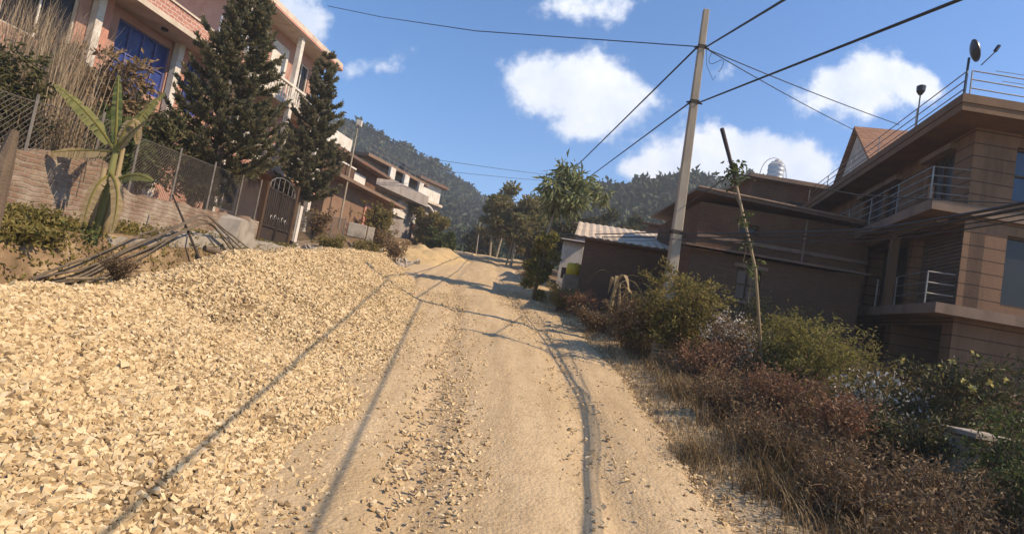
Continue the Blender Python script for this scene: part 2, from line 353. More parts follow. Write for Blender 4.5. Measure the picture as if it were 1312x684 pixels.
for nm, mk, dn, loc, lab, n, yrg in (
    ('gravel_heap', msk & (AY <= split+.1), hd1, (-4, 6), 'near heap of pale broken stone spread along the left side of the road', 210000, (1.5, 10)),
    ('gravel_heap', msk & (AY >= split-.1), hd2, (-4.5, 15), 'farther steeper heap of pale gravel in front of the iron gate', 190000, (7.5, 27))):
    hp = tag(grid_mesh(nm, AX, AY, HZ, M['heap'], loc=P3(*loc), mask=mk), lab, 'gravel heap')
    V, F = scatter_stones(n, (-8.2, -.8), yrg, dn, heap_z, .016, .062, 3 if dn is hd1 else 4)
    V2, F2 = scatter_stones(350, (-8.2, -.8), yrg, dn, heap_z, .06, .095, 13)
    tag(np_mesh('stones', np.concatenate([V, V2]), np.concatenate([F, F2+len(V)]), M['stone'], hp), kind='stuff')
# loose stones on the road, thickest beside the heaps and between the wheel ruts
def road_d(x, y):
    tx = ip(y, [4, 7, 10, 13, 17, 22], [-1.6, -1.75, -2.0, -2.3, -2.7, -3.4]); toe = np.exp(-np.clip(x-tx, 0, 9)/.6)*.8*(y < 22)*(.4+1.8*np.clip(vnoise(x*1.7, y*.8, 33)+.3, 0, 1))
    mid = .34*np.exp(-((x-.0-.03*(y-6))/.5)**2)*(.35+1.6*np.clip(vnoise(x*1.1, y*.5, 31)+.15, 0, 1))
    edge = .38*np.exp(-((x-xr(y)-.15)/.45)**2)
    return (toe+mid+edge+.05)*(x > xl(y)-.3)
V, F = scatter_stones(150000, (-4, 3.6), (3.2, 26), road_d, lambda x, y: np.where(x > xr(y)+.1, gz(x, y), zroad(y)+.012), .009, .045, 8)
tag(np_mesh('loose_stones', V, F, M['stone']), kind='stuff')
# far heap of soil by the bend
bx, by = np.meshgrid(np.arange(-10, -1.5, .15), np.arange(31, 47, .15))
hb = .85*np.clip(1-np.hypot((bx+6.2)/2.9, (by-36.5)/4.8), 0, 1)**.8+.75*np.clip(1-np.hypot((bx+5.2)/2.3, (by-42)/4), 0, 1)**.8
hb = hb+.55*vnoise(bx*1.3, by*1.3, 41)*np.minimum(1, hb*3)
tag(grid_mesh('soil_heap', bx, by, gz(bx, by)+hb-.05+.06*vnoise(bx*5, by*5, 42), M['sand'], loc=P3(-5.5, 38), mask=hb > .01), 'smooth yellow heap of soil far up the road at the bend', 'soil heap')

# ------------------------------------------------------------------ plant builders
def stems(base, h, spread, n, nsub, rg, tilt=(0, 0), curve=1.5, sub=(.25, .45), start=.3, jit=.1, droop=0.):
    """list of (points, level)"""
    S = []
    for i in range(n):
        a = rg.uniform(0, 6.283); hh = h*rg.uniform(.65, 1.0); sp = spread*math.sqrt(rg.random())
        t = np.linspace(0, 1, 6)
        p = np.stack([math.cos(a)*sp*t**curve+tilt[0]*t*hh, math.sin(a)*sp*t**curve+tilt[1]*t*hh, hh*t-droop*hh*t**3], -1)
        p[1:-1] += rg.normal(0, jit*spread*.25, (4, 3)); b0 = np.array([rg.normal(0, .07*spread), rg.normal(0, .07*spread), -.05])
        p += np.array(base)+b0; S.append((p, 0))
        for j in range(nsub):
            q = rg.uniform(start, .98); k = q*5; i0 = int(min(k, 4)); o = p[i0]+(p[i0+1]-p[i0])*(k-i0)
            d = unit(np.array([rg.normal(), rg.normal(), rg.uniform(.0, 1.2)])); L = h*rg.uniform(*sub)*(1.15-q*.6)
            s = np.linspace(0, 1, 4)[:, None]; S.append((o+d*L*s+np.array([0, 0, -1])*droop*L*s**2+rg.normal(0, .02*L, (4, 3)), 1))
    return S
def stem_ribbons(S, w0, w1, rg):
    """thin crossed strips for twigs"""
    Q = []
    for p, l in S:
        w = (w0 if l == 0 else w1); k = len(p); d = unit(np.gradient(p, axis=0))
        for _ in range(2):
            s = unit(np.cross(d, rg.normal(size=3)[None])); ww = (w*np.linspace(1, .35, k))[:, None]
            a, b = p-s*ww, p+s*ww
            for i in range(k-1): Q.append((a[i], b[i], b[i+1], a[i+1]))
    return np.array(Q)
def leaves_on(S, n, L, W, rg, along=.35, jit=.05, lvl0=.5, down=0., up=.2):
    P, D = [], []
    ws = np.array([1.0 if l else lvl0 for _, l in S]); ids = rg.choice(len(S), n, p=ws/ws.sum())
    for i, c in zip(*np.unique(ids, return_counts=True)):
        p, l = S[i]; t = rg.uniform(along if l == 0 else .1, 1, c)*(len(p)-1); k = np.minimum(t.astype(int), len(p)-2)
        f = (t-k)[:, None]; P.append(p[k]*(1-f)+p[k+1]*f+rg.normal(0, jit, (c, 3))); D.append(unit(p[k+1]-p[k])*.6+rg.normal(0, .8, (c, 3))+np.array([0, 0, up-down]))
    P = np.concatenate(P); D = np.concatenate(D); n = len(P)
    return leafq(P, D, L*rg.uniform(.6, 1.3, n), W*rg.uniform(.7, 1.2, n))
_seed = [100]
def bush(name, label, cat, base, h, spread, leaf, nl=2500, L=.09, W=.04, n=16, nsub=5, twig='twig', droop=.1, jit=.06, along=.25, tilt=(0, 0), group=None, w0=.012, w1=.006, up=.2, down=0, extra=None, start=.25):
    _seed[0] += 1; rg = np.random.default_rng(_seed[0])
    t = thing(name, label, cat, base, group)
    S = stems(base, h, spread, n, nsub, rg, droop=droop, tilt=tilt, start=start)
    quads('stem', stem_ribbons(S, w0, w1, rg), M[twig], t)
    if nl: quads('foliage', leaves_on(S, nl, L, W, rg, along, jit, up=up, down=down), M[leaf], t)
    if extra:
        nm, mt, k, el, ew, ej = extra
        if nm == 'flowers':
            tips = np.array([p[-1] for p, _ in S]); tips = tips[np.argsort(-tips[:, 2])][:40:3]
            for c in tips: quads('flower', leafq(np.repeat(c[None], 7, 0), rg.normal(size=(7, 3)), .075, .045), M[mt], t)
            return t
        tips = np.array([p[-1] for p, _ in S]); c = tips[rg.integers(0, len(tips), k)]+rg.normal(0, ej, (k, 3))
        quads(nm, leafq(c, rg.normal(size=(k, 3))+np.array([0, 0, .5]), el*rg.uniform(.6, 1.2, k), ew*rg.uniform(.7, 1.2, k)), M[mt], t)
    return t
def blades(C, h, lean, w, rg, wind=(0, 0)):
    n = len(C); a = rg.uniform(0, 6.283, n); hh = h*rg.uniform(.4, 1.1, n); ln = lean*rg.uniform(.2, 1.3, n)*hh
    dx = np.cos(a)*ln+wind[0]*hh; dy = np.sin(a)*ln+wind[1]*hh; s = np.stack([-np.sin(a), np.cos(a), np.zeros(n)], -1)*(w*rg.uniform(.6, 1.3, n))[:, None]
    Q = []; prev = None
    for t in (0, .4, .75, 1.0):
        p = C+np.stack([dx*t**1.8, dy*t**1.8, hh*(t-.25*t**3)], -1); ww = s*(1-.85*t)
        cur = (p-ww, p+ww)
        if prev: Q.append(np.stack([prev[0], prev[1], cur[1], cur[0]], 1))
        prev = cur
    return np.stack(Q, 1).reshape(-1, 4, 3)
def spot(u, vt, y):
    p = at(u, vt, y); g = float(gz(p[0], p[1])); return np.array([p[0], p[1], g]), max(.15, p[2]-g)

# ------------------------------------------------------------------ right bank: grass, undergrowth (uncountable) and single shrubs
rg = np.random.default_rng(55)
def bank_pts(n, y0, y1, e0, e1, pw=1.):
    y = y0+(y1-y0)*rg.random(n)**pw; e = e0+(e1-e0)*rg.random(n); x = xr(y)+e; return x, y
x, y = bank_pts(15000, 3.5, 26, -.25, 2.6); k = vnoise(x*1.1, y*1.1, 61) > -.12; x, y = x[k], y[k]
C = np.stack([x, y, gz(x, y)-.02], -1)
tag(quads('dry_grass', blades(C, .34, .8, .006, rg), M['l_straw']), kind='stuff')
x, y = bank_pts(34000, 4.0, 24, .5, 9.5); k = vnoise(x*.9, y*.9, 62) > -.2; x, y = x[k], y[k]
C = np.stack([x, y, gz(x, y)-.02], -1)
tag(quads('withered_grass', blades(C, .55, .9, .008, rg), M['l_strawdark']), kind='stuff')
x, y = bank_pts(42000, 4.2, 30, 1.0, 11); k = vnoise(x*.7, y*.7, 63) > -.05; x, y = x[k], y[k]
C = np.stack([x, y, gz(x, y)+.45*rg.random(len(x))**1.5], -1); n = len(x)
tag(quads('undergrowth', leafq(C, rg.normal(size=(n, 3))+[0, 0, .4], .10*rg.uniform(.5, 1.3, n), .045*rg.uniform(.6, 1.3, n)), M['l_brown']), kind='stuff')
# a continuous tangle of dry stems and leaves between the single shrubs
def brush(name, n, leaf, e0, e1, y0, y1, hmin, hmax, nl, L, W, seed, twig='twig'):
    rg = np.random.default_rng(seed); y = y0+(y1-y0)*rg.random(n); e = e0+(e1-e0)*rg.random(n); x = xr(y)+e; hs_ = (hmin+(hmax-hmin)*rg.random(n))*np.clip(.45+e/3., .3, 1.1)*(.75+.9*np.clip(vnoise(x*.6, y*.6, seed)+.3, 0, 1)); S = []
    for i in range(n): S += stems((x[i], y[i], float(gz(x[i], y[i]))), hs_[i], .28*hs_[i]+.1, 4, 3, rg, droop=.15)
    tag(quads(name, stem_ribbons(S, .007, .004, rg), M[twig]), kind='stuff')
    tag(quads('brush_leaves', leaves_on(S, nl, L, W, rg, .2, .05), M[leaf]), kind='stuff')
brush('dry_brush', 420, 'l_brown', .9, 6.5, 5.0, 22, .45, 1.0, 17000, .075, .032, 501)
brush('green_brush', 110, 'l_olive', 3.0, 7.5, 12, 17, 1.3, 2.1, 9000, .09, .04, 507)
brush('dry_brush', 170, 'l_brown', 2.4, 7.5, 10.5, 22, 1.1, 2.0, 12000, .09, .04, 504)
brush('dry_brush', 170, 'l_red', 1.3, 5.0, 5.5, 14, .4, .85, 6500, .06, .03, 502)
brush('dry_brush', 260, 'l_brown', 1.0, 5.5, 5.0, 10.5, .75, 1.35, 16000, .06, .025, 505)
brush('dry_brush', 110, 'l_red', 1.0, 4.5, 8, 16, .85, 1.45, 7500, .07, .03, 506)
brush('green_brush', 170, 'l_olive', 1.6, 7.5, 6.0, 24, .5, 1.1, 8500, .085, .04, 503)
def rb(name, label, cat, u, vt, y, spread, leaf, **kw):
    b, h = spot(u, vt, y); return bush(name, label, cat, b, h, spread, leaf, **kw)
BUSH = 'dry shrubs and weeds along the right bank'
rb('shrub', 'olive yellow bush reaching up around the foot of the concrete pole', 'shrub', 876, 332, 13.6, 1.15, 'l_olive', nl=6500, L=.12, W=.05, n=22, nsub=7, group=BUSH)
rb('shrub', 'dark brown bush just left of the concrete pole foot', 'shrub', 822, 372, 14.2, .95, 'l_brown', nl=3600, L=.10, W=.045, n=20, nsub=6, group=BUSH)
rb('shrub', 'low grey brown bush between the road and the dry banana stalks', 'shrub', 765, 392, 17, 1.0, 'l_brown', nl=3400, n=22, nsub=6, group=BUSH)
rb('shrub', 'brown green shrub at the far road edge under the drooping tree', 'shrub', 722, 362, 21, 1.0, 'l_olive', nl=3000, n=20, nsub=6, group=BUSH)
rb('shrub', 'reddish dry bush beside the yellow drum', 'shrub', 748, 372, 20, .9, 'l_red', nl=2600, n=20, nsub=6, group=BUSH)
rb('shrub', 'small pale brown weed patch at the road bend', 'shrub', 684, 345, 29, 1.0, 'l_brown', nl=2200, n=18, nsub=5, group=BUSH)
rb('shrub', 'bush with white fluffy seed heads left of the leaning bamboo', 'shrub', 948, 398, 12.6, .65, 'l_brown', nl=2000, n=16, nsub=6, group=BUSH, extra=('seed_heads', 'l_fluff', 900, .07, .045, .08))
rb('shrub', 'brown dead bush below the white seed heads', 'shrub', 915, 432, 11.6, .7, 'l_red', nl=2300, n=18, nsub=6, group=BUSH, L=.08)
rb('shrub', 'tall yellow green feathery bush right of the leaning bamboo', 'shrub', 1050, 372, 11.2, .75, 'l_yellow', nl=6200, L=.085, W=.028, n=20, nsub=8, droop=.25, group=BUSH, down=.3)
rb('shrub', 'dark green bush at the base of the leaning bamboo', 'shrub', 1006, 415, 11.8, .6, 'l_green', nl=3000, n=16, nsub=6, group=BUSH)
rb('shrub', 'rust coloured weeds with pale stems in the middle of the bank', 'shrub', 1085, 488, 7.6, .42, 'l_red', nl=1500, L=.06, W=.03, n=20, nsub=4, along=.55, group=BUSH, start=.55)
rb('shrub', 'dull brown weed clump nearest the road shoulder', 'shrub', 925, 478, 9.3, .55, 'l_brown', nl=1600, L=.06, W=.02, n=24, nsub=4, group=BUSH)
rb('shrub', 'grey brown bush between the rust coloured weeds and the leaning bamboo', 'shrub', 1000, 462, 9.4, .6, 'l_red', nl=2200, L=.07, W=.03, n=20, nsub=5, group=BUSH)
rb('shrub', 'silvery white leaved shrub in front of the dark basement', 'shrub', 1128, 466, 9.2, .45, 'l_dark', nl=1100, n=14, nsub=5, group=BUSH, extra=('silver_leaves', 'l_grey', 800, .07, .05, .08))
rb('shrub', 'tall dark weeds with yellow flowers below the shop railing', 'shrub', 1222, 410, 9.0, .75, 'l_dark', nl=3000, L=.11, W=.045, n=18, nsub=6, group=BUSH, extra=('flowers', 'l_flower', 26, .09, .07, .03), droop=.2)
rb('shrub', 'bright green shrub at the right edge of the view', 'shrub', 1316, 492, 6.6, .55, 'l_green', nl=2600, L=.07, W=.035, n=16, nsub=6, group=BUSH)
rb('shrub', 'shaded dark bush below the silvery shrub', 'shrub', 1165, 512, 7.8, .7, 'l_dark', nl=2600, n=18, nsub=6, group=BUSH)
rb('shrub', 'low shaded brown bush at the lower right', 'shrub', 1225, 575, 6.4, .7, 'l_brown', nl=2200, L=.06, W=.025, n=22, nsub=5, group=BUSH)
rb('shrub', 'withered brown clump at the lower edge left of the shaded bushes', 'shrub', 1080, 590, 6.3, .55, 'l_brown', nl=1300, L=.05, W=.02, n=26, nsub=4, group=BUSH)
rb('shrub', 'straw brown tussock bush on the slope beside the road', 'shrub', 985, 528, 7.7, .55, 'l_brown', nl=1200, L=.06, W=.02, n=26, nsub=4, group=BUSH)
rb('shrub', 'leafy green bush against the shop terrace at the right edge', 'shrub', 1290, 430, 9.6, .8, 'l_dark', nl=2600, n=18, nsub=6, group=BUSH)
rb('shrub', 'olive bush at the corner of the brown house', 'shrub', 985, 370, 15.5, .9, 'l_olive', nl=3000, n=18, nsub=6, group=BUSH)
rb('shrub', 'grey green bush growing against the brick lean-to', 'shrub', 1080, 400, 14, .8, 'l_olive', nl=2600, n=18, nsub=6, group=BUSH)
# tussocks of tall withered stalks
for i, (u, vt, yy, lab) in enumerate([(900, 545, 7.6, 'clump of pale straw leaning over the road shoulder'), (1000, 590, 6.6, 'clump of grey straw at the bottom of the bank'), (880, 470, 10.6, 'tuft of dry grass beside the slatted crate'), (1040, 535, 7.2, 'tuft of bent brown stalks below the rust coloured weeds')]):
    b, h = spot(u, vt, yy); C = b+np.concatenate([rg.normal(0, .24, (520, 2)), np.zeros((520, 1))], 1); C[:, 2] = gz(C[:, 0], C[:, 1])-.02
    tag(quads('grass_clump', blades(C, max(.4, h), .75, .007, rg), M['l_straw' if i % 2 == 0 else 'l_strawdark'], None, b), lab, 'grass clump', 'clumps of dry grass on the right bank')

# drooping big-leaved tree on a thin trunk, beside the road on the right
def rosette_tree():
    b, h = spot(712, 205, 24); top = at(727, 222, 24); t = thing('young_tree', 'thin tree with drooping clusters of large pale green leaves beside the road', 'tree', b)
    mid = (b*.45+top*.55)+np.array([-.12, 0, 0]); tr = np.array([b, mid, top]); mb = MB(); mb.tube(tr, [.07, .055, .03], 6)
    br = [at(772, 248, 24), at(745, 235, 24.3), at(708, 240, 23.6), at(716, 262, 24.2), at(735, 255, 23.7)]
    for e in br: mb.tube([mid*.4+top*.6, (mid*.3+top*.7+e)/2+np.array([0, 0, .15]), e], [.03, .025, .015], 5)
    mb.build('trunk', M['palebark'], t)
    rg = np.random.default_rng(5); Q = []
    for e, k, rr in [(top, 260, .42)]+[(q, 90 if i == 0 else 190, .3 if i == 0 else .42) for i, q in enumerate(br)]:
        c = e+rg.normal(0, rr*.55, (k, 3)); d = (c-e)*1.2+np.array([0, 0, -.55])+rg.normal(0, .25, (k, 3)); Q.append(leafq(c, d, rg.uniform(.28, .6, k), rg.uniform(.09, .16, k)))
    quads('crown', np.concatenate(Q), M['l_droop'], t)
rosette_tree()
# fuller bushy tree left of it
def broad_tree(name, label, u, vt, y, cr, ch, leaf, nl, L, W, trunk='bark', tr=.1, vb=None, nclump=26, group=None, ntrunk=1, base=.35, seed=1, zs=1., pos=None):
    """trunk with limbs; crown as many leaf clumps round the limb ends with gaps between"""
    rg = np.random.default_rng(seed); b, h = (P3(*pos[:2]), pos[2]) if pos else spot(u, vt, y); t = thing(name, label, 'tree', b, group); mb = MB(); tips = []
    for k in range(ntrunk):
        off = np.array([rg.normal(0, .35*cr*.6), rg.normal(0, .2*cr), 0]) if ntrunk > 1 else np.zeros(3)
        o = b+off; o[2] = float(gz(o[0], o[1]))-.1; e = o+np.array([rg.normal(0, .1*cr), rg.normal(0, .1*cr), h*(.75 if ntrunk == 1 else rg.uniform(.6, .85))])
        p = np.stack([o, o*.5+e*.5+rg.normal(0, .05*h, 3)*[1, 1, 0], e]); mb.tube(p, [tr, tr*.75, tr*.35], 7)
        for j in range(max(4, nclump//ntrunk)):
            f = rg.uniform(base, 1); s = o+(e-o)*f; a = rg.uniform(0, 6.283); R = cr*rg.uniform(.35, 1.0)*math.sqrt(max(.1, 1-((f-.7)/.75)**2))
            q = s+np.array([math.cos(a)*R, math.sin(a)*R, ch*rg.uniform(-.05, .35)]); q[2] = min(q[2], b[2]+h*rg.uniform(.9, 1)); tips.append(q)
            mb.tube([s, (s+q)/2+np.array([0, 0, -.05*cr]), q], [tr*.35, tr*.22, tr*.1], 5)
    mb.build('trunk', M[trunk], t); tips = np.array(tips)
    ids = rg.integers(0, len(tips), nl); cs = cr*rg.uniform(.16, .34, len(tips))
    d = unit(rg.normal(size=(nl, 3)))*(rg.random(nl)**.45)[:, None]*np.array([1, 1, .75*zs]); c = tips[ids]+d*cs[ids][:, None]
    quads('crown', leafq(c, d+rg.normal(0, .5, (nl, 3)), L*rg.uniform(.6, 1.3, nl), W*rg.uniform(.7, 1.2, nl)), M[leaf], t); return t
broad_tree('bushy_tree', 'small yellow green bushy tree left of the drooping tree', 700, 284, 23.4, .6, 1.6, 'l_yellow', 2600, .22, .10, nclump=24, tr=.05, base=.15, seed=3)
broad_tree('added_shade_tree', 'unseen spreading tree added just right of the view to shade the lower bank', 0, 0, 0, 2.7, 2.2, 'l_dark', 9000, .2, .1, 'bark', .18, nclump=46, base=.4, seed=44, pos=(11.6, 3.4, 6.6))  # out-of-view tree, added to throw shade on the lower right bank
FT = 'trees where the road bends'
broad_tree('roadside_tree', 'broad olive tree with pale bare trunks right of the bend', 672, 236, 46, 2.6, 3.2, 'l_fartree', 7500, .38, .2, 'palebark', .075, nclump=44, group=FT, ntrunk=4, base=.38, seed=4)
broad_tree('roadside_tree', 'darker green tree behind the pale trunks at the bend', 694, 246, 52, 2.6, 3.2, 'l_fartree', 6000, .4, .22, 'bark', .09, nclump=36, group=FT, ntrunk=2, base=.2, seed=5)
broad_tree('roadside_tree', 'slim dark tree with a pale top left of the pale trunks', 645, 250, 58, 1.7, 3.5, 'l_fartree', 4600, .4, .22, 'palebark', .12, nclump=30, group=FT, ntrunk=2, base=.35, seed=6)
broad_tree('roadside_tree', 'low dark tree beneath the hill at the end of the road', 622, 290, 72, 2.2, 2.5, 'l_dark', 3600, .5, .28, 'bark', .12, nclump=26, group=FT, base=.2, seed=7)
broad_tree('roadside_tree', 'leafy tree behind the small white house', 742, 275, 44, 2.2, 2.6, 'l_dark', 5000, .38, .2, 'bark', .14, nclump=32, group=FT, base=.25, seed=8)
broad_tree('roadside_tree', 'round dark tree behind the tin roofed shed', 790, 262, 48, 2.6, 2.6, 'l_dark', 5000, .4, .22, 'bark', .15, nclump=32, group=FT, base=.25, seed=9)
broad_tree('roadside_tree', 'wide dark tree between the shed roof and the concrete pole', 838, 262, 52, 2.8, 2.8, 'l_dark', 5000, .42, .22, 'bark', .15, nclump=32, group=FT, base=.25, seed=10)

# dry banana stalks on the right bank
def dry_banana():
    b, h = spot(790, 352, 17); t = thing('dry_banana_plant', 'withered banana plant with arching pale leaves on the right bank', 'plant', b); rg = np.random.default_rng(12)
    mb = MB(); 
    for k in range(3):
        o = b+np.array([rg.normal(0, .15), rg.normal(0, .15), -.1]); mb.tube([o, o+np.array([rg.normal(0, .05), 0, h*.5]), o+np.array([rg.normal(0, .1), 0, h*.9])], [.06, .05, .03], 6)
    mb.build('stem', M['l_bananadry'], t); 
    for k in range(9):
        a = rg.uniform(0, 6.283); L = rg.uniform(.6, 1.2); o = b+np.array([0, 0, h*rg.uniform(.55, .9)]); s = np.linspace(0, 1, 8)
        p = o+np.stack([np.cos(a)*L*s, np.sin(a)*L*s, .45*np.sin(s*2.6)-.45*s**2], -1); w = .07*np.sin(np.pi*np.clip(s, .05, .97))[:, None]; sd = np.array([-math.sin(a), math.cos(a), 0])
        Q = [(p[i]-sd*w[i], p[i]+sd*w[i], p[i+1]+sd*w[i+1], p[i+1]-sd*w[i+1]) for i in range(7)]; quads('leaf', Q, M['l_bananadry'], t)
dry_banana()
# ------------------------------------------------------------------ building frames
class Frame:
    """facade frame: s along the facade, z up, d out of the facade"""
    def __init__(self, O, deg, side):
        self.O = np.array(O[:2], float); a = R_(deg); self.e = np.array([math.sin(a), math.cos(a)])
        self.n = np.array([self.e[1], -self.e[0]])*side     # side=+1: outward is right of heading
    def P(self, s, z, d=0.): q = self.O+self.e*s+self.n*d; return np.array([q[0], q[1], z])
    def sz(self, u, v, d=0.):
        A = self.O+self.n*d; p = online(u, v, A, A+self.e); return float((p[:2]-A)@self.e), float(p[2])
    def box(self, mb, s0, s1, z0, z1, d0, d1):
        P = [self.P(s, z, d) for z in (z0, z1) for s, d in ((s0, d0), (s1, d0), (s1, d1), (s0, d1))]
        return mb.hexa(P)
    def quad(self, mb, a, b, c, d): return mb.add([self.P(*a), self.P(*b), self.P(*c), self.P(*d)], [(0, 1, 2, 3)])
    def wall(self, mb, s0, s1, z0, z1, holes, depth=.2, d=0.):
        ss = sorted({s0, s1, *[h[0] for h in holes], *[h[1] for h in holes]}); zs = sorted({z0, z1, *[h[2] for h in holes], *[h[3] for h in holes]})
        ss = [s for s in ss if s0 <= s <= s1]; zs = [z for z in zs if z0 <= z <= z1]
        for i in range(len(ss)-1):
            for j in range(len(zs)-1):
                ms, mz = (ss[i]+ss[i+1])/2, (zs[j]+zs[j+1])/2
                if any(h[0] < ms < h[1] and h[2] < mz < h[3] for h in holes): continue
                self.quad(mb, (ss[i], zs[j], d), (ss[i+1], zs[j], d), (ss[i+1], zs[j+1], d), (ss[i], zs[j+1], d))
        for a, b, c, e in holes:
            for q in (((a, c), (b, c)), ((b, c), (b, e)), ((b, e), (a, e)), ((a, e), (a, c))):
                (p0, q0), (p1, q1) = q; self.quad(mb, (p0, q0, d), (p1, q1, d), (p1, q1, d-depth), (p0, q0, d-depth))
    def window(self, parent, s0, s1, z0, z1, d, glass, frame, nv=1, nh=1, bars=0, fw=.06, name='window', label=None):
        mb = MB(); self.box(mb, s0, s1, z0, z1, d-.03, d-.01); w = mb.build(name, glass, parent)
        if label: w['label'] = label
        f = MB()
        self.box(f, s0, s0+fw, z0, z1, d-.008, d+.05); self.box(f, s1-fw, s1, z0, z1, d-.008, d+.05)
        self.box(f, s0+fw, s1-fw, z0, z0+fw, d-.008, d+.05); self.box(f, s0+fw, s1-fw, z1-fw, z1, d-.008, d+.05)
        for k in range(1, nv+1):
            s = s0+(s1-s0)*k/(nv+1); self.box(f, s-fw*.4, s+fw*.4, z0+fw, z1-fw, d-.006, d+.042)
        for k in range(1, nh+1):
            z = z0+(z1-z0)*k/(nh+1); self.box(f, s0+fw, s1-fw, z-fw*.4, z+fw*.4, d-.004, d+.036)
        f.build('frame', frame, w)
        if bars:
            g = MB()
            for k in range(1, bars+1):
                s = s0+(s1-s0)*k/(bars+1); g.tube([self.P(s, z0, d+.075), self.P(s, z1, d+.075)], .012, 4)
            g.build('bars', M['darkmetal'], w)
        return w
    def rail(self, parent, s0, s1, z, h, d, n=3, step=1.2, mat='steel', r=.022, name='railing', ends=()):
        mb = MB(); k = max(1, int(round((s1-s0)/step)))
        for i in range(k+1): s = s0+(s1-s0)*i/k; mb.tube([self.P(s, z, d), self.P(s, z+h, d)], r*1.1, 5)
        for j in range(n): zz = z+h*(j+1)/n; mb.tube([self.P(s0, zz, d), self.P(s1, zz, d)], r, 5)
        for s, d2 in ends:
            for j in range(n): zz = z+h*(j+1)/n; mb.tube([self.P(s, zz, d), self.P(s, zz, d2)], r, 5)
        return mb.build(name, M[mat], parent)
    def balusters(self, parent, s0, s1, z, h, d, mat, name='balustrade', step=.2):
        mb = MB(); self.box(mb, s0, s1, z, z+.08, d-.09, d+.09); self.box(mb, s0, s1, z+h-.1, z+h, d-.1, d+.1)
        k = int((s1-s0)/step)
        for i in range(k+1):
            s = s0+.06+(s1-s0-.12)*i/max(1, k); p = self.P(s, z+.08, d); H = h-.18
            mb.lathe(p, [(.045, 0), (.06, H*.25), (.035, H*.45), (.055, H*.75), (.045, H)], 7)
        return mb.build(name, mat, parent)
def tri_prism(fr, mb, pts, d0, d1):
    """polygon in (s,z) extruded from d0 to d1"""
    n = len(pts); P = [fr.P(s, z, d0) for s, z in pts]+[fr.P(s, z, d1) for s, z in pts]
    mb.add(P, [tuple(range(n-1, -1, -1)), tuple(range(n, 2*n))]+[(i, (i+1) % n, n+(i+1) % n, n+i) for i in range(n)])

M['pink'] = surf('pink_plaster', (.50, .285, .215), (.43, .24, .18), scale=1.5, dirt=(.36, .18, .12), dirt_scale=1.2, bump=.15)
M['cream'] = surf('cream_plaster', (.66, .56, .44), (.56, .46, .36), scale=1.5, dirt=(.42, .33, .25), dirt_scale=1.4, bump=.15)
M['whitewash'] = surf('white_paint', (.74, .69, .61), (.64, .58, .50), scale=2, dirt=(.46, .39, .31), dirt_scale=1.5, bump=.1)
M['blue'] = surf('blue_paint', (.05, .08, .29), (.018, .03, .11), rough=.25, scale=1.6, bump=.05)
M['blueframe'] = surf('pale_blue_frame', (.12, .13, .30), (.09, .10, .24), rough=.5, scale=3, bump=.05)
M['glass'] = surf('dark_window_glass', (.03, .024, .02), (.018, .015, .014), rough=.3, scale=.7, bump=0, spec=.3)
M['bluedark'] = surf('sky_tinted_glass', (.03, .05, .09), (.02, .03, .06), rough=.15, scale=.7, bump=0, spec=.4)
M['wood'] = surf('dark_wood', (.10, .055, .03), (.07, .04, .022), scale=4, stretch=(3, 3, .4), bump=.2)
M['tan'] = surf('tan_plaster', (.20, .11, .058), (.17, .092, .048), scale=1.3, dirt=(.12, .07, .04), dirt_scale=1.7, stretch=(1, 1, .25), bump=.35)
M['tangroove'] = surf('grooved_tan_plaster', (.225, .122, .065), (.19, .10, .053), scale=1.3, dirt=(.10, .056, .03), dirt_scale=1.7, stretch=(1, 1, .22), bump=.4, groove=.34)
M['slab'] = surf('slab_concrete', (.25, .165, .11), (.20, .13, .09), scale=1.6, dirt=(.14, .09, .06), dirt_scale=1.3, stretch=(1, 1, .5), bump=.2)
M['soffit'] = surf('brown_soffit', (.21, .113, .055), (.17, .093, .046), scale=1.5, dirt=(.11, .065, .04), dirt_scale=.9, bump=.15)
M['tile'] = brick('roof_tile', (.36, .19, .11), (.28, .14, .085), (.14, .08, .05), .25, .16)
M['chequer'] = brick('parapet_tile', (.50, .24, .17), (.40, .18, .13), (.62, .46, .38), .28, .14, msize=.02)
M['mud'] = brick('mud_brick_wall', (.15, .07, .038), (.11, .052, .028), (.12, .072, .042), .25, .08, dirt=(.165, .09, .048), msize=.015, dscale=.55)
M['redbrick'] = brick('red_brick', (.15, .078, .045), (.115, .06, .035), (.13, .085, .055), .24, .075, dirt=(.10, .06, .038))
M['greycon'] = surf('grey_render', (.36, .31, .27), (.28, .24, .21), scale=1.2, dirt=(.20, .16, .14), dirt_scale=1.0, stretch=(1, 1, .4), bump=.2)
M['brownwall'] = surf('brown_render', (.27, .165, .105), (.22, .135, .085), scale=1.2, dirt=(.15, .09, .06), dirt_scale=1.0, bump=.2)
M['tin'] = surf('tin_roof', (.60, .49, .36), (.52, .41, .29), rough=.6, metal=0, scale=1.2, dirt=(.40, .28, .18), dirt_scale=1.6, bump=.1)
M['oldtin'] = surf('rusty_tin_roof', (.16, .11, .08), (.12, .08, .06), rough=.7, scale=1.5, dirt=(.20, .09, .05), dirt_scale=1.4, bump=.1)
M['salmon'] = surf('salmon_paint', (.55, .27, .19), (.46, .22, .16), scale=2, bump=.1)
M['redpaint'] = surf('red_paint', (.36, .09, .065), (.28, .07, .05), scale=2, bump=.1)
M['shutter'] = surf('shutter_metal', (.17, .12, .09), (.13, .09, .065), rough=.55, metal=.3, scale=2, bump=.1)
M['black'] = flatm('black_paint_and_shade', (.02, .02, .022), .4)  # black parts, and the painted shade in the shop opening
M['yellow'] = surf('yellow_plastic', (.75, .62, .05), (.68, .55, .04), rough=.4, scale=2, bump=0)
M['sack'] = surf('white_sack', (.62, .55, .46), (.50, .43, .35), scale=6, bump=.4)
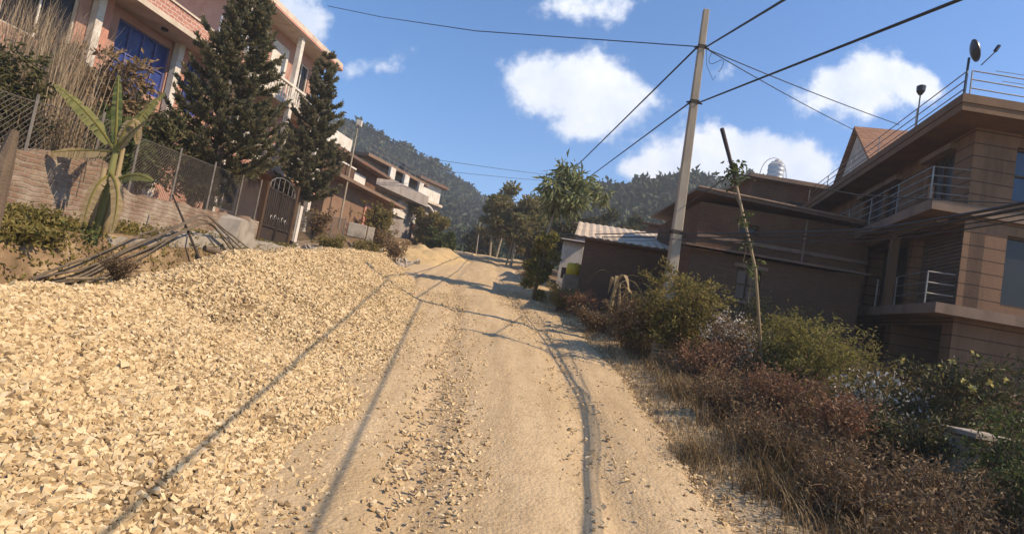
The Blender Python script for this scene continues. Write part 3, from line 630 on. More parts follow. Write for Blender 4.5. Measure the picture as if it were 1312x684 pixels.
M['tankmat'] = surf('tank_steel', (.62, .60, .57), (.52, .50, .47), rough=.35, metal=.5, scale=3, bump=0)

# ------------------------------------------------------------------ left: garden wall, ledge, fence, gate
WX = -9.1
WF = Frame((WX, 9.0), 0, 1)           # runs along the road, faces right
def gtop(y): return float(ip(y, [6, 9.46, 11.8, 12.4, 12.5, 13, 19.2], [.95, 1.15, 1.5, 1.55, .98, 1.02, 1.32]))
def rough_wall(name, label, y0, y1, topf, botf, x0, x1, mat, step=.25, jag=.03):
    """masonry wall with a ragged top, real thickness"""
    ysl = np.linspace(y0, y1, max(2, int((y1-y0)/step)+1)); V, Fs = [], []; rg = np.random.default_rng(int(y0*10)+3)
    for y in ysl:
        zt = topf(y)+rg.normal(0, jag); zb = botf(y)
        V += [(x0, y, zb), (x1, y, zb), (x1, y, zt), (x0, y, zt+rg.normal(0, jag))]
    n = len(ysl)
    for i in range(n-1):
        a, b = i*4, i*4+4
        for j in range(4): k = (j+1) % 4; Fs.append((a+j, a+k, b+k, b+j))
    Fs += [(3, 2, 1, 0), tuple((n-1)*4+j for j in range(4))]
    mb = MB(); mb.add(V, Fs); yc = (y0+y1)/2
    return tag(mb.build(name, mat, None, (x0, yc, botf(yc))), label, 'wall')
rough_wall('garden_wall', 'tall weathered brick garden wall behind the banana plant', 6.2, 12.45, gtop, lambda y: -.6, WX-.28, WX, M['stonewall'])
rough_wall('garden_wall', 'lower brick garden wall carrying the wire mesh fence up to the gate', 12.47, 19.3, gtop, lambda y: -.4+.05*(y-12), WX-.27, WX+.02, M['stonewall'])
ledge_top = lambda y: float(ip(y, [10.2, 12, 13.4, 15.2, 15.4, 16.3, 16.4, 18.8], [-.12, .05, .32, .45, 1.0, 1.05, .52, .60]))
rough_wall('stone_ledge', 'low crumbling concrete and stone ledge under the draped hoses', 10.6, 18.6, ledge_top, lambda y: -1.1+.1*(y-10), -8.35, -7.75, M['block'], .2, .035)
# fences: posts and woven wire
def mesh_fence(name, label, y0, y1, x, topf, h, posts, cell=.10, r=.0052):
    t = thing(name, label, 'fence', (x, y0, topf(y0)))
    Q = []; L = y1-y0
    def seg(a, b):
        pa = np.array([x, a[0], topf(a[0])+a[1]]); pb = np.array([x, b[0], topf(b[0])+b[1]]); d = unit(pb-pa)
        for sdir in (np.array([1., 0, 0]), unit(np.cross(d, [1., 0, 0]))): Q.append((pa-sdir*r, pa+sdir*r, pb+sdir*r, pb-sdir*r))
    k = np.arange(-h, L, cell)
    for s in k:
        a = max(s, 0); b = min(s+h, L)
        if b > a:
            seg((y0+a, a-s), (y0+b, b-s)); seg((y0+a, h-(a-s)), (y0+b, h-(b-s)))
    quads('wire_mesh', Q, M['wire'], t)
    for y in posts:
        mb = MB(); mb.tube([(x+.02, y, topf(y)-.3), (x+.02, y, topf(y)+h+.12)], .028, 6); mb.build('post', M['wire'], t)
    mb = MB(); mb.tube([(x, y0, topf(y0)+h), (x, (y0+y1)/2, topf((y0+y1)/2)+h-.02), (x, y1, topf(y1)+h)], .008, 4); mb.build('top_wire', M['wire'], t)
    return t
mesh_fence('wire_fence', 'rusty woven wire fence on the lower garden wall beside the big conifer', 12.7, 19.2, WX-.12, gtop, 1.35, [12.8, 14.4, 16.1, 17.8, 19.1])
mesh_fence('wire_fence', 'wire fence half hidden by dry reeds on the tall garden wall', 7.2, 12.4, WX-.12, gtop, .95, [8.2, 10.0, 11.6], .12)
rough_wall('garden_wall', 'low stone wall beyond the gate in front of the second conifer', 22.6, 29.5, lambda y: .95+.1*(y-22), lambda y: .2+.1*(y-22), WX-.3, WX, M['stonewall_dark'])
mesh_fence('wire_fence', 'wire fence beyond the white gate board', 22.7, 29.4, WX-.15, lambda y: .95+.1*(y-22), 1.3, [22.9, 25, 27.2, 29.2], .13, .006)
# iron gate
def gate():
    y0, y1 = 19.35, 22.0; z0 = .62; t = thing('iron_gate', 'dark iron double gate with scrollwork between the garden walls', 'gate', (WX, (y0+y1)/2, z0)); fr = Frame((WX, y0), 0, 1); L = y1-y0
    for a, b in ((.08, L/2-.02), (L/2+.02, L-.08)):
        mb = MB(); fr.box(mb, a, b, z0+.12, z0+1.95, -.02, .0)
        fr.box(mb, a, a+.06, z0+.05, z0+2.05, .004, .05); fr.box(mb, b-.06, b, z0+.05, z0+2.05, .004, .05)
        for z in (.08, .62, 1.98): fr.box(mb, a+.061, b-.061, z0+z, z0+z+.06, .004, .045)
        for k in range(1, 7): s = a+(b-a)*k/7; mb.tube([fr.P(s, z0+.68, .02), fr.P(s, z0+1.98, .02)], .012, 5)
        mb.build('gate_leaf', M['darkmetal'], t)
    sc_ = MB()
    for k in range(5):
        cs = .75+.32*k; q = np.linspace(0, 4.5, 14); sc_.tube([fr.P(cs+.12*math.cos(w)*(1-w/9), z0+.95+.16*math.sin(w)*(1-w/9)+.05*(k % 2), .035) for w in q], .014, 4)
    q = np.linspace(0, math.pi, 16); sc_.tube([fr.P(L/2-math.cos(w)*L*.45, z0+2.05+.5*math.sin(w), .02) for w in q], .02, 5)
    for k in range(1, 8): w = math.pi*k/8; sc_.tube([fr.P(L/2-math.cos(w)*L*.45, z0+2.05, .02), fr.P(L/2-math.cos(w)*L*.45, z0+2.05+.5*math.sin(w), .02)], .01, 4)
    sc_.build('scrollwork', M['steel'], t)
    for s in (0, L): mb = MB(); fr.box(mb, s-.08, s+.08, z0-.3, z0+(2.55 if s else 2.2), -.1, .07); mb.build('gate_post', M['wood'], t)
gate()
mb = MB(); mb.box((WX+.16, 22.32, 1.72), (.05, .42, 1.5)); bd = thing('gate_board', 'tall white board standing against the right gate post', 'board', (WX+.16, 22.32, .7)); mb.build('board', M['whitewash'], bd)
mb = MB(); mb.box((WX+.16, 22.15, 1.4), (.07, .05, 2.2)); mb.box((WX+.16, 22.5, 1.4), (.07, .05, 2.2)); mb.build('board_frame', M['wood'], bd)
# concrete slab (bridge to the gate)
mb = MB(); mb.hexa([(-9.0, 19.4, .45), (-6.9, 19.2, .28), (-6.9, 22.2, .42), (-9.0, 22.2, .5), (-9.0, 19.4, .62), (-6.9, 19.2, .46), (-6.9, 22.2, .58), (-9.0, 22.2, .64)])
tag(mb.build('gate_ramp', M['block'], None, (-8, 20.7, .4)), 'pale concrete slab leading up to the iron gate', 'slab')

# draped hoses over the ledge
def drape(label, pts, r=.028, seed=0):
    rg = np.random.default_rng(seed); pts = np.array(pts); t = np.linspace(0, 1, len(pts)); q = np.linspace(0, 1, 34)
    p = np.stack([np.interp(q, t, pts[:, i]) for i in range(3)], -1)
    for _ in range(2): p[1:-1] = (p[:-2]+2*p[1:-1]+p[2:])/4
    p[:, 2] += .035*np.sin(q*9+seed*2.1)+.02*np.sin(q*23+seed); mb = MB(); mb.tube(p, r, 6); b = p[len(p)//2]
    o = mb.build('water_hose', M['hose'], None, b, smooth=True); return tag(o, label, 'hose', 'black hoses draped over the stone ledge')
hp_ = lambda u, v, x=-7.66: online(u, v, (x, 0), (x, 10))
A = [hp_(38, 358, -7.3), hp_(100, 338, -7.4), hp_(150, 316), hp_(190, 297), hp_(228, 287), hp_(262, 271), hp_(285, 292), hp_(300, 307), hp_(332, 330, -7.2)]
for k, lab in enumerate(['uppermost dusty hose draped over the ledge pillar', 'second dusty hose hanging just under the uppermost one', 'third dusty hose sagging in the middle of the draped bundle', 'fourth dusty hose near the bottom of the draped bundle', 'lowest dusty hose of the bundle trailing to the gravel']):
    off = np.array([.035*k, .03*math.sin(k*2.3), -.045*k]); pp = [np.array(p)+off*(1 if 0 < i < 8 else .7)+np.array([0, 0, -.05*k*(i in (1, 2, 3, 6, 7))]) for i, p in enumerate(A)]
    drape(lab, pp, .02, k)
mb = MB(); mb.tube([hp_(221, 250, -8.5), hp_(236, 285, -7.9), hp_(256, 333, -7.3)], [.02, .028, .03], 6)
tag(mb.build('wooden_stick', M['darkmetal'], None, hp_(256, 333, -7.3)), 'dark thin stick leaning against the wire fence', 'stick')
lg = MB(); a, b = hp_(262, 318, -7.4), hp_(286, 326, -7.2); lg.tube([a, (a+b)/2+np.array([0, 0, .02]), b], [.07, .085, .08], 9)
tag(lg.build('log', M['bark'], None, a), 'short log lying on the gravel below the ledge pillar', 'log')
lg = MB(); lg.tube([at(85, 357, 9.0), at(150, 357, 9.3), at(220, 352, 9.8)], [.03, .035, .03], 6)
tag(lg.build('bamboo_pole', M['bamboo'], None, at(150, 357, 9.3)), 'thin pole lying on the gravel edge under the thorn tangle', 'pole')

# ------------------------------------------------------------------ left plants
def lb(name, label, cat, u, vt, y, zb, spread, leaf, **kw):
    p = at(u, vt, y); return bush(name, label, cat, np.array([p[0], p[1], zb]), max(.2, p[2]-zb), spread, leaf, **kw)
def zg(u, y): p = at(u, 200, y); return float(gz(p[0], y))
GP = 'plants along the garden wall'
lb('shrub', 'sprawling green weeds in front of the tall garden wall at the left edge', 'shrub', 20, 285, 8.9, -.45, .85, 'l_olive', nl=4200, L=.12, W=.07, n=26, nsub=5, group=GP)
lb('shrub', 'green weeds beside the banana stem', 'shrub', 85, 290, 10.2, -.35, .7, 'l_green', nl=2600, L=.13, W=.07, n=20, nsub=5, group=GP)
lb('shrub', 'dry yellow green weeds under the tall garden wall', 'shrub', 50, 262, 9.5, -.3, .6, 'l_olive', nl=1800, L=.10, W=.05, n=16, nsub=5, group=GP)
lb('shrub', 'tangle of grey thorn twigs on the gravel below the hoses', 'shrub', 160, 318, 8.9, -.75, .42, 'l_brown', nl=500, L=.04, W=.02, n=46, nsub=8, twig='twigdark', w0=.006, w1=.004, jit=.05, group=GP)
lb('shrub', 'leafless brown creeper on the lower wall beside the hoses', 'shrub', 178, 285, 12.6, -.2, .45, 'l_brown', nl=700, L=.06, W=.03, n=26, nsub=6, group=GP)
lb('shrub', 'dark green bush cut by the left edge of the view', 'shrub', 12, 50, 10.2, .9, .75, 'l_dark', nl=5200, L=.15, W=.06, n=20, nsub=8, group=GP)
lb('shrub', 'brown dried hydrangea bush in front of the blue window', 'shrub', 140, 50, 14.2, .95, 1.25, 'l_brown', nl=7500, L=.17, W=.085, n=24, nsub=7, group=GP)
lb('shrub', 'dark green bush between the dried bush and the big conifer', 'shrub', 205, 118, 15.2, 1.0, 1.0, 'l_dark', nl=4600, L=.17, W=.08, n=20, nsub=7, group=GP)
lb('shrub', 'olive bush under the banana leaves behind the wire fence', 'shrub', 160, 132, 13.6, .9, .8, 'l_green', nl=3200, L=.16, W=.08, n=18, nsub=6, group=GP)
lb('shrub', 'dark bush behind the wire fence at the foot of the big conifer', 'shrub', 262, 185, 17.4, 1.1, 1.2, 'l_dark', nl=4000, L=.16, W=.07, n=20, nsub=7, group=GP)
lb('shrub', 'brown twiggy bush beyond the white gate board', 'shrub', 408, 262, 25, 1.3, .8, 'l_brown', nl=2200, L=.12, W=.06, n=22, nsub=6, group=GP)
lb('shrub', 'grey green weeds in front of the low stone wall', 'shrub', 428, 298, 23.5, .5, .7, 'l_olive', nl=2200, L=.14, W=.05, n=20, nsub=5, group=GP)
# dry reeds
def reeds():
    p = at(62, 10, 11.2); b = np.array([p[0], p[1], .95]); t = thing('dry_reeds', 'tall clump of dry pale reed stalks on the tall garden wall', 'reeds', b, GP)
    rg = np.random.default_rng(77); C = b+np.stack([rg.normal(0, .42, 1300), rg.normal(0, .5, 1300), np.zeros(1300)], -1)
    quads('stalk', blades(C, (p[2]-b[2]+.3)*1.2, .13, .011, rg, wind=(.04, 0)), M['l_reed'], t)['kind'] = 'stuff'
    C = b+np.stack([rg.normal(0, .6, 900), rg.normal(0, .7, 900), rg.uniform(0, .5, 900)], -1)
    quads('dry_blades', blades(C, 1.5, .5, .010, rg), M['l_strawdark'], t)
reeds()
mb = MB(); p = at(3, 215, 7.6); mb.tube([p-[.0, 0, 1.1], p, p+[.05, 0, .55]], [.13, .12, .05], 8)
tag(mb.build('stump', M['bark'], None, p-[0, 0, 1.1]), 'brown stump cut by the left edge of the view', 'stump')
# banana plant
def banana():
    b = at(120, 308, 10.6); b[2] = -.35; t = thing('banana_plant', 'banana plant with split arching leaves in front of the brick garden wall', 'banana plant', b); rg = np.random.default_rng(9)
    top = at(148, 195, 10.5)
    for k, (dx, tp, r) in enumerate(((0, top, .10), (.16, at(158, 190, 10.6), .07), (-.12, at(134, 215, 10.4), .075))):
        o = b+np.array([dx, 0, -.1]); mb = MB(); mb.tube([o, o*.6+tp*.4+[.02, 0, 0], tp], [r, r*.85, r*.5], 8); mb.build('stem', M['l_bananadry' if k else 'l_banana'], t, smooth=True)
    def leaf(p0, p1, p2, w, mat, torn=.3):
        s = np.linspace(0, 1, 26)[:, None]; p0, p1, p2 = map(np.array, (p0, p1, p2)); c = (1-s)**2*p0+2*s*(1-s)*p1+s**2*p2
        d = unit(np.gradient(c, axis=0)); sd = unit(np.cross(d, np.array([.25, -.75, .55]))); up = np.cross(sd, d)
        ww = w*np.sin(np.pi*np.clip(s*.93+.05, 0, 1))**.6; ww[s < .12] *= .15; Q = []
        for sg in (-1, 1):
            for i in range(25):
                if i < 3: continue
                gap = .82 if rg.random() < torn else 1.0; dr = rg.uniform(.0, .35 if gap < 1 else .12)
                a, e = c[i], c[i]+(c[i+1]-c[i])*gap
                Q.append((a, a+sg*sd[i]*ww[i]-up[i]*ww[i]*(.15+dr)*-1*0-np.array([0, 0, 1])*ww[i]*(.25+dr), e+sg*sd[i+1]*ww[i+1]-np.array([0, 0, 1])*ww[i+1]*(.25+dr), e))
        lf = quads('leaf', Q, M[mat], t); mb = MB(); mb.tube(c[::3], np.linspace(.026, .008, len(c[::3])), 5); mb.build('midrib', M['l_yellow'], lf)
    y = 10.5
    leaf(top, at(120, 145, y), at(70, 108, y-.3), .13, 'l_banana', .6)
    leaf(top, at(165, 160, y), at(212, 118, y+.3), .11, 'l_banana', .7)
    leaf(top, at(150, 140, y), at(152, 96, y+.2), .09, 'l_green', .2)
    leaf(top, at(168, 165, y), at(196, 150, y-.4), .12, 'l_bananadry', .6)
    leaf(top, at(110, 190, y), at(62, 196, y-.2), .15, 'l_bananadry', .3)
    leaf(at(140, 225, y), at(118, 230, y-.3), at(104, 300, y-.35), .11, 'l_bananadry', .4)
    leaf(at(146, 235, y), at(170, 215, y), at(196, 232, y-.3), .14, 'l_banana', .2)
    leaf(top, at(178, 120, y), at(176, 185, y+.1), .12, 'l_bananadry', .4)
    leaf(at(140, 220, y), at(160, 240, y-.2), at(142, 300, y-.3), .10, 'l_bananadry', .3)
banana()
# conifers: whorls of up-curved sprays, tiered
def conifer(label, u, vt, y, zb, rmax, seed, lean=0.):
    rg = np.random.default_rng(seed); tp = at(u, vt, y); b = np.array([tp[0]-lean, tp[1], zb]); H = tp[2]-zb
    t = thing('conifer', label, 'conifer', b, 'dark tiered conifers in the garden'); mb = MB(); axis = lambda f: b+(tp-b)*f
    mb.tube([axis(0), axis(.5), axis(1)], [.16, .09, .015], 8); P, D, LL = [], [], []
    nw = int(H/.46)
    for k in range(nw):
        f = .2+.80*(k/nw); R = rmax*(1-f)**.92*rg.uniform(.78, 1.15)+.16; nb = 7 if f < .75 else 5; a0 = rg.uniform(0, 6.28)
        for j in range(nb):
            a = a0+6.283*j/nb+rg.normal(0, .15); r = R*rg.uniform(.65, 1.25); o = axis(f)+np.array([0, 0, rg.normal(0, .06)]); s = np.linspace(0, 1, 6)
            dr = rg.uniform(.05, .28) if f < .7 else -.2
            p = o+np.stack([np.cos(a)*r*s, np.sin(a)*r*s, r*(-dr*s+.62*s**2.4)], -1); mb.tube(p, np.linspace(.022, .006, 6), 4, False)
            lines = [p]; rad = np.array([math.cos(a), math.sin(a), 0]); sv = np.array([-math.sin(a), math.cos(a), 0])
            for q in ((.35, .6, .8) if r > .5 else (.6,)):
                k5 = q*5; i0 = int(k5); o2 = p[i0]+(p[i0+1]-p[i0])*(k5-i0)
                for sg in (-1, 1):
                    ln = r*.36*(1.1-q)*rg.uniform(.6, 1.2)+.07; dv = unit(rad*.75+sv*sg*.7+np.array([0, 0, .18])); ss = np.linspace(0, 1, 4)[:, None]; lines.append(o2+dv*ln*ss+np.array([0, 0, .25])*ln*ss**2)
            for ln_ in lines:
                Ln = np.linalg.norm(ln_[-1]-ln_[0]); n = int(125*Ln)+14; kk = len(ln_)-1; q = rg.uniform(.05 if Ln < .6 else .2, 1, n)*kk; i_ = np.minimum(q.astype(int), kk-1); f2 = (q-i_)[:, None]
                c = ln_[i_]*(1-f2)+ln_[i_+1]*f2; dd = unit(ln_[i_+1]-ln_[i_]); P.append(c+rg.normal(0, .012, (n, 3))); D.append(dd*.8+unit(rg.normal(size=(n, 3)))*.75+np.array([0, 0, .25])); LL.append(rg.uniform(.09, .19, n))
    mb.build('trunk', M['bark'], t); P = np.concatenate(P); D = np.concatenate(D); LL = np.concatenate(LL)
    quads('foliage', leafq(P, D, LL, LL*.36), M['l_conifer'], t)
conifer('big dark conifer in front of the pink house', 330, -30, 17.5, 1.0, 2.4, 31, .0)
conifer('smaller dark conifer to the right of the big one beside the iron gate', 424, 66, 24.5, 1.4, 1.85, 32, .1)
# strip between the heaps and the garden wall: weeds and stones
rg = np.random.default_rng(404); n = 9000; x = rg.uniform(-9.0, -7.2, n); y = rg.uniform(6, 20, n); k = vnoise(x*1.3, y*1.3, 81) > -.1; x, y = x[k], y[k]; n = len(x)
C = np.stack([x, y, gz(x, y)+.22*rg.random(n)**1.5], -1)
tag(quads('weeds', leafq(C, rg.normal(size=(n, 3))+[0, 0, .5], .10*rg.uniform(.5, 1.3, n), .05*rg.uniform(.6, 1.3, n)), M['l_olive']), kind='stuff')
# ------------------------------------------------------------------ pink house (left)
def pbx(fr, mb, uL, vT, uR, vB, d0, d1, ds=None):
    d = max(d0, d1) if ds is None else ds
    um, vm = (uL+uR)/2, (vT+vB)/2
    s0 = fr.sz(uL, vm, d)[0]; s1 = fr.sz(uR, vm, d)[0]; z1 = fr.sz(um, vT, d)[1]; z0 = fr.sz(um, vB, d)[1]
    fr.box(mb, min(s0, s1), max(s0, s1), min(z0, z1), max(z0, z1), d0, d1); return s0, s1, z0, z1
def pink_house():
    O = at(116, 58, 17); fr = Frame(O, 10, 1); Z0 = 1.2
    t = thing('house', 'large pink house with blue windows and white balustrades behind the conifers', 'house', fr.P(4, Z0))
    wins_hi = [(.75, 2.95, 5.15, 7.1), (3.75, 4.75, 5.15, 7.1), (-2.6, -.6, 5.15, 7.1), (6.4, 8.0, 5.1, 7.0), (10.0, 11.5, 4.7, 7.0)]
    wins_lo = [(.6, 2.6, 1.9, 3.7), (6.4, 8.2, 1.9, 3.7), (10, 11.4, 1.4, 3.7)]
    top = [(6.6, 8.0, 8.7, 10.5), (10.4, 11.6, 8.0, 10.4)]
    wall = MB(); fr.wall(wall, -4.5, 12.1, Z0, 7.4, wins_hi+wins_lo, .22)
    fr.box(wall, -4.5, 12.1, Z0, 7.4, -9, -.25)
    fr.wall(wall, 5.6, 12.1, 7.62, 10.95, top, .22); fr.box(wall, 5.6, 12.1, 7.62, 10.95, -9, -.25)
    fr.quad(wall, (12.1, Z0, -.25), (12.1, Z0, 0), (12.1, 10.95, 0), (12.1, 10.95, -.25)); fr.quad(wall, (5.6, 7.62, -.25), (5.6, 7.62, 0), (5.6, 10.95, 0), (5.6, 10.95, -.25))
    wall.build('wall', M['pink'], t)
    for i, w in enumerate(wins_hi): fr.window(t, *w, -.12, M['blue'] if i < 2 else M['glass'], M['blueframe'] if i < 2 else M['whitewash'], 3 if i < 2 else 1, 1 if i < 2 else 0, 0, label='blue shuttered window' if i < 2 else None)
    for w in wins_lo+top: fr.window(t, *w, -.12, M['glass'], M['whitewash'], 1, 0)
    sl = MB(); fr.box(sl, -4.9, 5.5, 7.41, 7.60, -9, 1.25); fr.box(sl, 5.502, 12.3, 7.41, 7.60, -9, 1.0); sl.build('floor_slab', M['cream'], t)
    sl = MB(); fr.box(sl, 5.0, 12.5, 4.15, 4.35, .003, 1.25); sl.build('balcony_slab', M['cream'], t)
    rf = MB(); fr.box(rf, 5.0, 12.8, 10.952, 11.12, -9.3, 1.1); fr.box(rf, 5.0, 12.8, 11.122, 11.36, .85, 1.12); fr.box(rf, 12.55, 12.8, 11.122, 11.36, -9.3, .84); rf.build('roof', M['cream'], t)
    band = MB(); fr.box(band, 4.99, 12.81, 11.0, 11.10, 1.102, 1.16); band.build('roof_trim', M['salmon'], t)
    pp = MB(); fr.box(pp, -4.9, 5.45, 7.602, 8.12, 1.05, 1.22); pp.build('parapet', M['chequer'], t)
    cp = MB(); fr.box(cp, -4.95, 5.48, 8.122, 8.19, 1.0, 1.27); cp.build('parapet_cap', M['cream'], t)
    fr.rail(t, 3.7, 5.4, 8.19, .75, 1.13, 3, .7, 'tankmat', .025)
    for s, w in ((-.15, .24), (3.12, .26), (-3.2, .24)):
        c = MB(); fr.box(c, s-w/2, s+w/2, Z0, 7.408, .06, .30); c.build('column', M['whitewash'], t)
        c = MB(); fr.box(c, s+w/2+.003, s+w/2+.34, Z0, 7.407, .002, .2); c.build('pilaster', M['salmon'], t)
    for s in (5.3, 9.2, 12.1):
        c = MB(); fr.box(c, s-.13, s+.13, Z0, 4.148, .95, 1.2); c.build('column', M['whitewash'], t)
        c = MB(); fr.box(c, s-.12, s+.12, 4.352, 7.408, .78, 1.0); c.build('column', M['whitewash'], t)
        c = MB(); fr.box(c, s-.12, s+.12, 7.602, 10.95, .72, .95); c.build('column', M['whitewash'], t)
    wp = MB(); fr.box(wp, 8.35, 9.6, 8.0, 10.4, .004, .05); wp.build('painted_panel', M['whitewash'], t)
    fr.balusters(t, 5.0, 12.4, 4.352, .95, 1.12, M['whitewash']); fr.balusters(t, 5.6, 12.2, 7.602, .95, .86, M['whitewash'])
    lampb = MB(); lampb.lathe(fr.P(1.9, 7.33, .6), [(.10, 0), (.12, .04), (.10, .08)], 12); lampb.build('ceiling_lamp', M['darkmetal'], t)
    sk = MB(); fr.box(sk, 5.0, 12.3, 3.9, 4.148, 1.252, 1.27); sk.build('balcony_trim', M['salmon'], t)
pink_house()

# ------------------------------------------------------------------ row of houses farther up on the left
def row_houses():
    G = 'houses farther up the left side'
    # brown roadside house with white parapet
    fr = Frame(at(432, 262, 34), 13, 1); z0 = 1.3
    t = thing('house', 'brown house with a white rooftop parapet and a pink door frame behind the lamp post', 'house', fr.P(2, z0), G)
    s1 = fr.sz(500, 270)[0]; zs = fr.sz(450, 240)[1]; zt = fr.sz(440, 200, -1)[1]; sd0, sd1 = fr.sz(463, 280)[0], fr.sz(481, 280)[0]; zd = fr.sz(470, 263)[1]
    w = MB(); fr.wall(w, -1.5, s1, z0, zs, [(sd0+.25, sd1-.2, z0+.1, zd-.2)], .3); fr.box(w, -1.5, s1, z0, zs, -7, -.32); fr.quad(w, (s1, z0, -.32), (s1, z0, 0), (s1, zs, 0), (s1, zs, -.32)); fr.quad(w, (-1.5, z0, -.32), (-1.5, z0, 0), (-1.5, zs, 0), (-1.5, zs, -.32)); w.build('wall', M['brownwall'], t)
    d = MB(); fr.box(d, sd0, sd0+.24, z0, zd, .003, .12); fr.box(d, sd1-.19, sd1, z0, zd, .003, .12); fr.box(d, sd0+.241, sd1-.191, zd-.19, zd, .003, .12); d.build('door_frame', M['salmon'], t)
    d = MB(); fr.box(d, sd0+.25, sd1-.2, z0+.1, zd-.2, -.2, -.12); d.build('door', M['redpaint'], t)
    d = MB(); fr.box(d, -1.9, s1+.5, zs+.002, zs+.2, -7, 1.0); d.build('roof_slab', M['slab'], t)
    u = MB(); fr.box(u, -1.4, s1*.75, zs+.202, zt-.2, -6.5, -.6); u.build('upper_wall', M['mud'], t)
    d = MB(); fr.box(d, -1.9, s1*.82, zt-.198, zt, -7, .2); d.build('upper_roof', M['oldtin'], t)
    d = MB(); pbx(fr, d, 449, 222, 468, 243, -.55, -.5, -.5); d.build('painted_panel', M['whitewash'], t)
    d = MB(); fr.box(d, -1.5, fr.sz(440, 238)[0], zs+.204, zs+.95, .5, .62); d.build('balcony_wall', M['redbrick'], t)
    d = MB(); fr.box(d, -1.5, fr.sz(440, 238)[0]+.03, zs+.952, zs+1.05, .45, .67); d.build('balcony_cap', M['whitewash'], t)
    d = MB(); fr.box(d, -2.2, fr.sz(452, 180, -1.5)[0], zt+.1, zt+1.5, -6, -1.5); d.build('parapet', M['whitewash'], t)
    fr.rail(t, -2.2, fr.sz(452, 180, -1.5)[0], zt+1.5, .6, -1.6, 2, 1.0, 'wire', .02)
    # long grey concrete building
    fr = Frame(at(466, 240, 43), 22, 1); z0 = 2.6; t = thing('house', 'long grey concrete house of two upper storeys with balconies', 'house', fr.P(4, z0), G)
    s1 = fr.sz(534, 250)[0]; zr_ = fr.sz(500, 219)[1]; zf = fr.sz(500, 246)[1]; zg_ = zf-3.0
    holes = [(.6, 1.5, zf+.9, zr_-.3), (2.2+.3, 3.3, zf+.9, zr_-.3), (4.6, 6.0, zf+.2, zr_-.3), (7.2, 9.0, zf+.8, zr_-.3), (.8, 2.4, zf-2.2, zf-.6), (3.4, 4.6, zf-2.2, zf-.6), (5.6, 7.4, zf-2.6, zf-.6)]
    holes = [h for h in holes if h[1] < s1-.3]
    w = MB(); fr.wall(w, -1, s1, z0, zr_, holes, .3); fr.box(w, -1, s1, z0, zr_, -8, -.32); fr.quad(w, (s1, z0, -.32), (s1, z0, 0), (s1, zr_, 0), (s1, zr_, -.32)); w.build('wall', M['greycon'], t)
    for h in holes: fr.window(t, *h, -.15, M['glass'], M['wood'], 1, 0)
    d = MB(); fr.box(d, -1.3, s1+.4, zr_+.002, zr_+.25, -8.2, .9); d.build('roof_slab', M['slab'], t)
    d = MB(); fr.box(d, -1.2, s1+.2, zf-.2, zf, .002, 1.2); fr.box(d, -1.2, s1+.2, zf+.002, zf+.75, 1.08, 1.2); d.build('balcony', M['greycon'], t)
    for h in (1.9, 4.0, 6.4):
        if h < s1: d = MB(); fr.box(d, h-.35, h+.35, zf+.76, zr_, .9, 1.12); d.build('pillar', M['whitewash'], t)
    fr.rail(t, -1, s1, zr_+.25, .8, .6, 2, 1.6, 'wire', .025)
    tk = MB(); tk.lathe(fr.P(s1*.82, zr_+.25, -1), [(.5, 0), (.5, 1.0), (.3, 1.2), (.2, 1.25)], 14); o = tk.build('water_tank', M['black'], None, fr.P(s1*.82, zr_+.25, -1)); tag(o, 'small black water tank on the long grey house', 'water tank')
    # tall narrow block
    fr = Frame(at(529, 262, 55), 30, 1); z0 = 4.0; t = thing('house', 'tall narrow pale block with a dark roof edge and an arched balcony', 'house', fr.P(2, z0), G)
    s1 = fr.sz(562, 262)[0]; zt = fr.sz(545, 233)[1]; zm = fr.sz(545, 256)[1]
    w = MB(); fr.box(w, 0, s1, zm, zt, -6, 0); w.build('upper_wall', M['whitewash'], t)
    w = MB(); fr.wall(w, 0, s1, z0, zm-.25, [(.6, s1-.6, zm-2.3, zm-.6), (.6, 1.9, z0+.1, z0+2.2)], .5); fr.box(w, 0, s1, z0, zm-.25, -6, -.52); w.build('wall', M['greycon'], t)
    w = MB(); fr.box(w, -.3, s1+.5, zt+.002, zt+.3, -6.3, .6); w.build('roof', M['oldtin'], t)
    w = MB(); fr.box(w, -.1, s1+.2, zm-.248, zm-.002, -6, .4); w.build('floor_slab', M['cream'], t)
    q = np.linspace(0, math.pi, 14); w = MB(); w.tube([fr.P(s1/2-math.cos(a)*(s1/2-.5), zm-1.9+1.4*math.sin(a), .12) for a in q], .12, 6); w.build('arch', M['whitewash'], t)
    w = MB(); fr.box(w, .3, s1-.3, zm-2.9, zm-2.1, .003, .35); w.build('balcony', M['whitewash'], t)
    w = MB(); fr.box(w, -.18, -.002, z0, zt, -.2, .1); w.build('corner_post', M['wood'], t)
    # porch house with white gable
    fr = Frame(at(500, 290, 47), 12, 1); z0 = 3.2; t = thing('house', 'small house with a white gabled porch on red columns', 'house', fr.P(2, z0), G)
    s1 = fr.sz(538, 292)[0]; zb = fr.sz(518, 282)[1]
    w = MB(); fr.box(w, -.8, s1, z0, zb, -5, -1.2); w.build('wall', M['brownwall'], t)
    w = MB(); fr.box(w, -.6, s1+.6, zb+.002, zb+.45, -5, .3); w.build('porch_roof', M['whitewash'], t)
    sg0, sg1 = fr.sz(499, 268)[0], fr.sz(526, 268)[0]; zp = fr.sz(510, 248)[1]
    w = MB(); tri_prism(fr, w, [(sg0, zb+.452), (sg1, zb+.452), ((sg0+sg1)/2, zp)], -3.5, .28); w.build('gable', M['whitewash'], t)
    w = MB(); tri_prism(fr, w, [(sg0+.5, zb+.6), (sg1-.5, zb+.6), ((sg0+sg1)/2, zp-.45)], .283, .32); w.build('gable_panel', M['cream'], t)
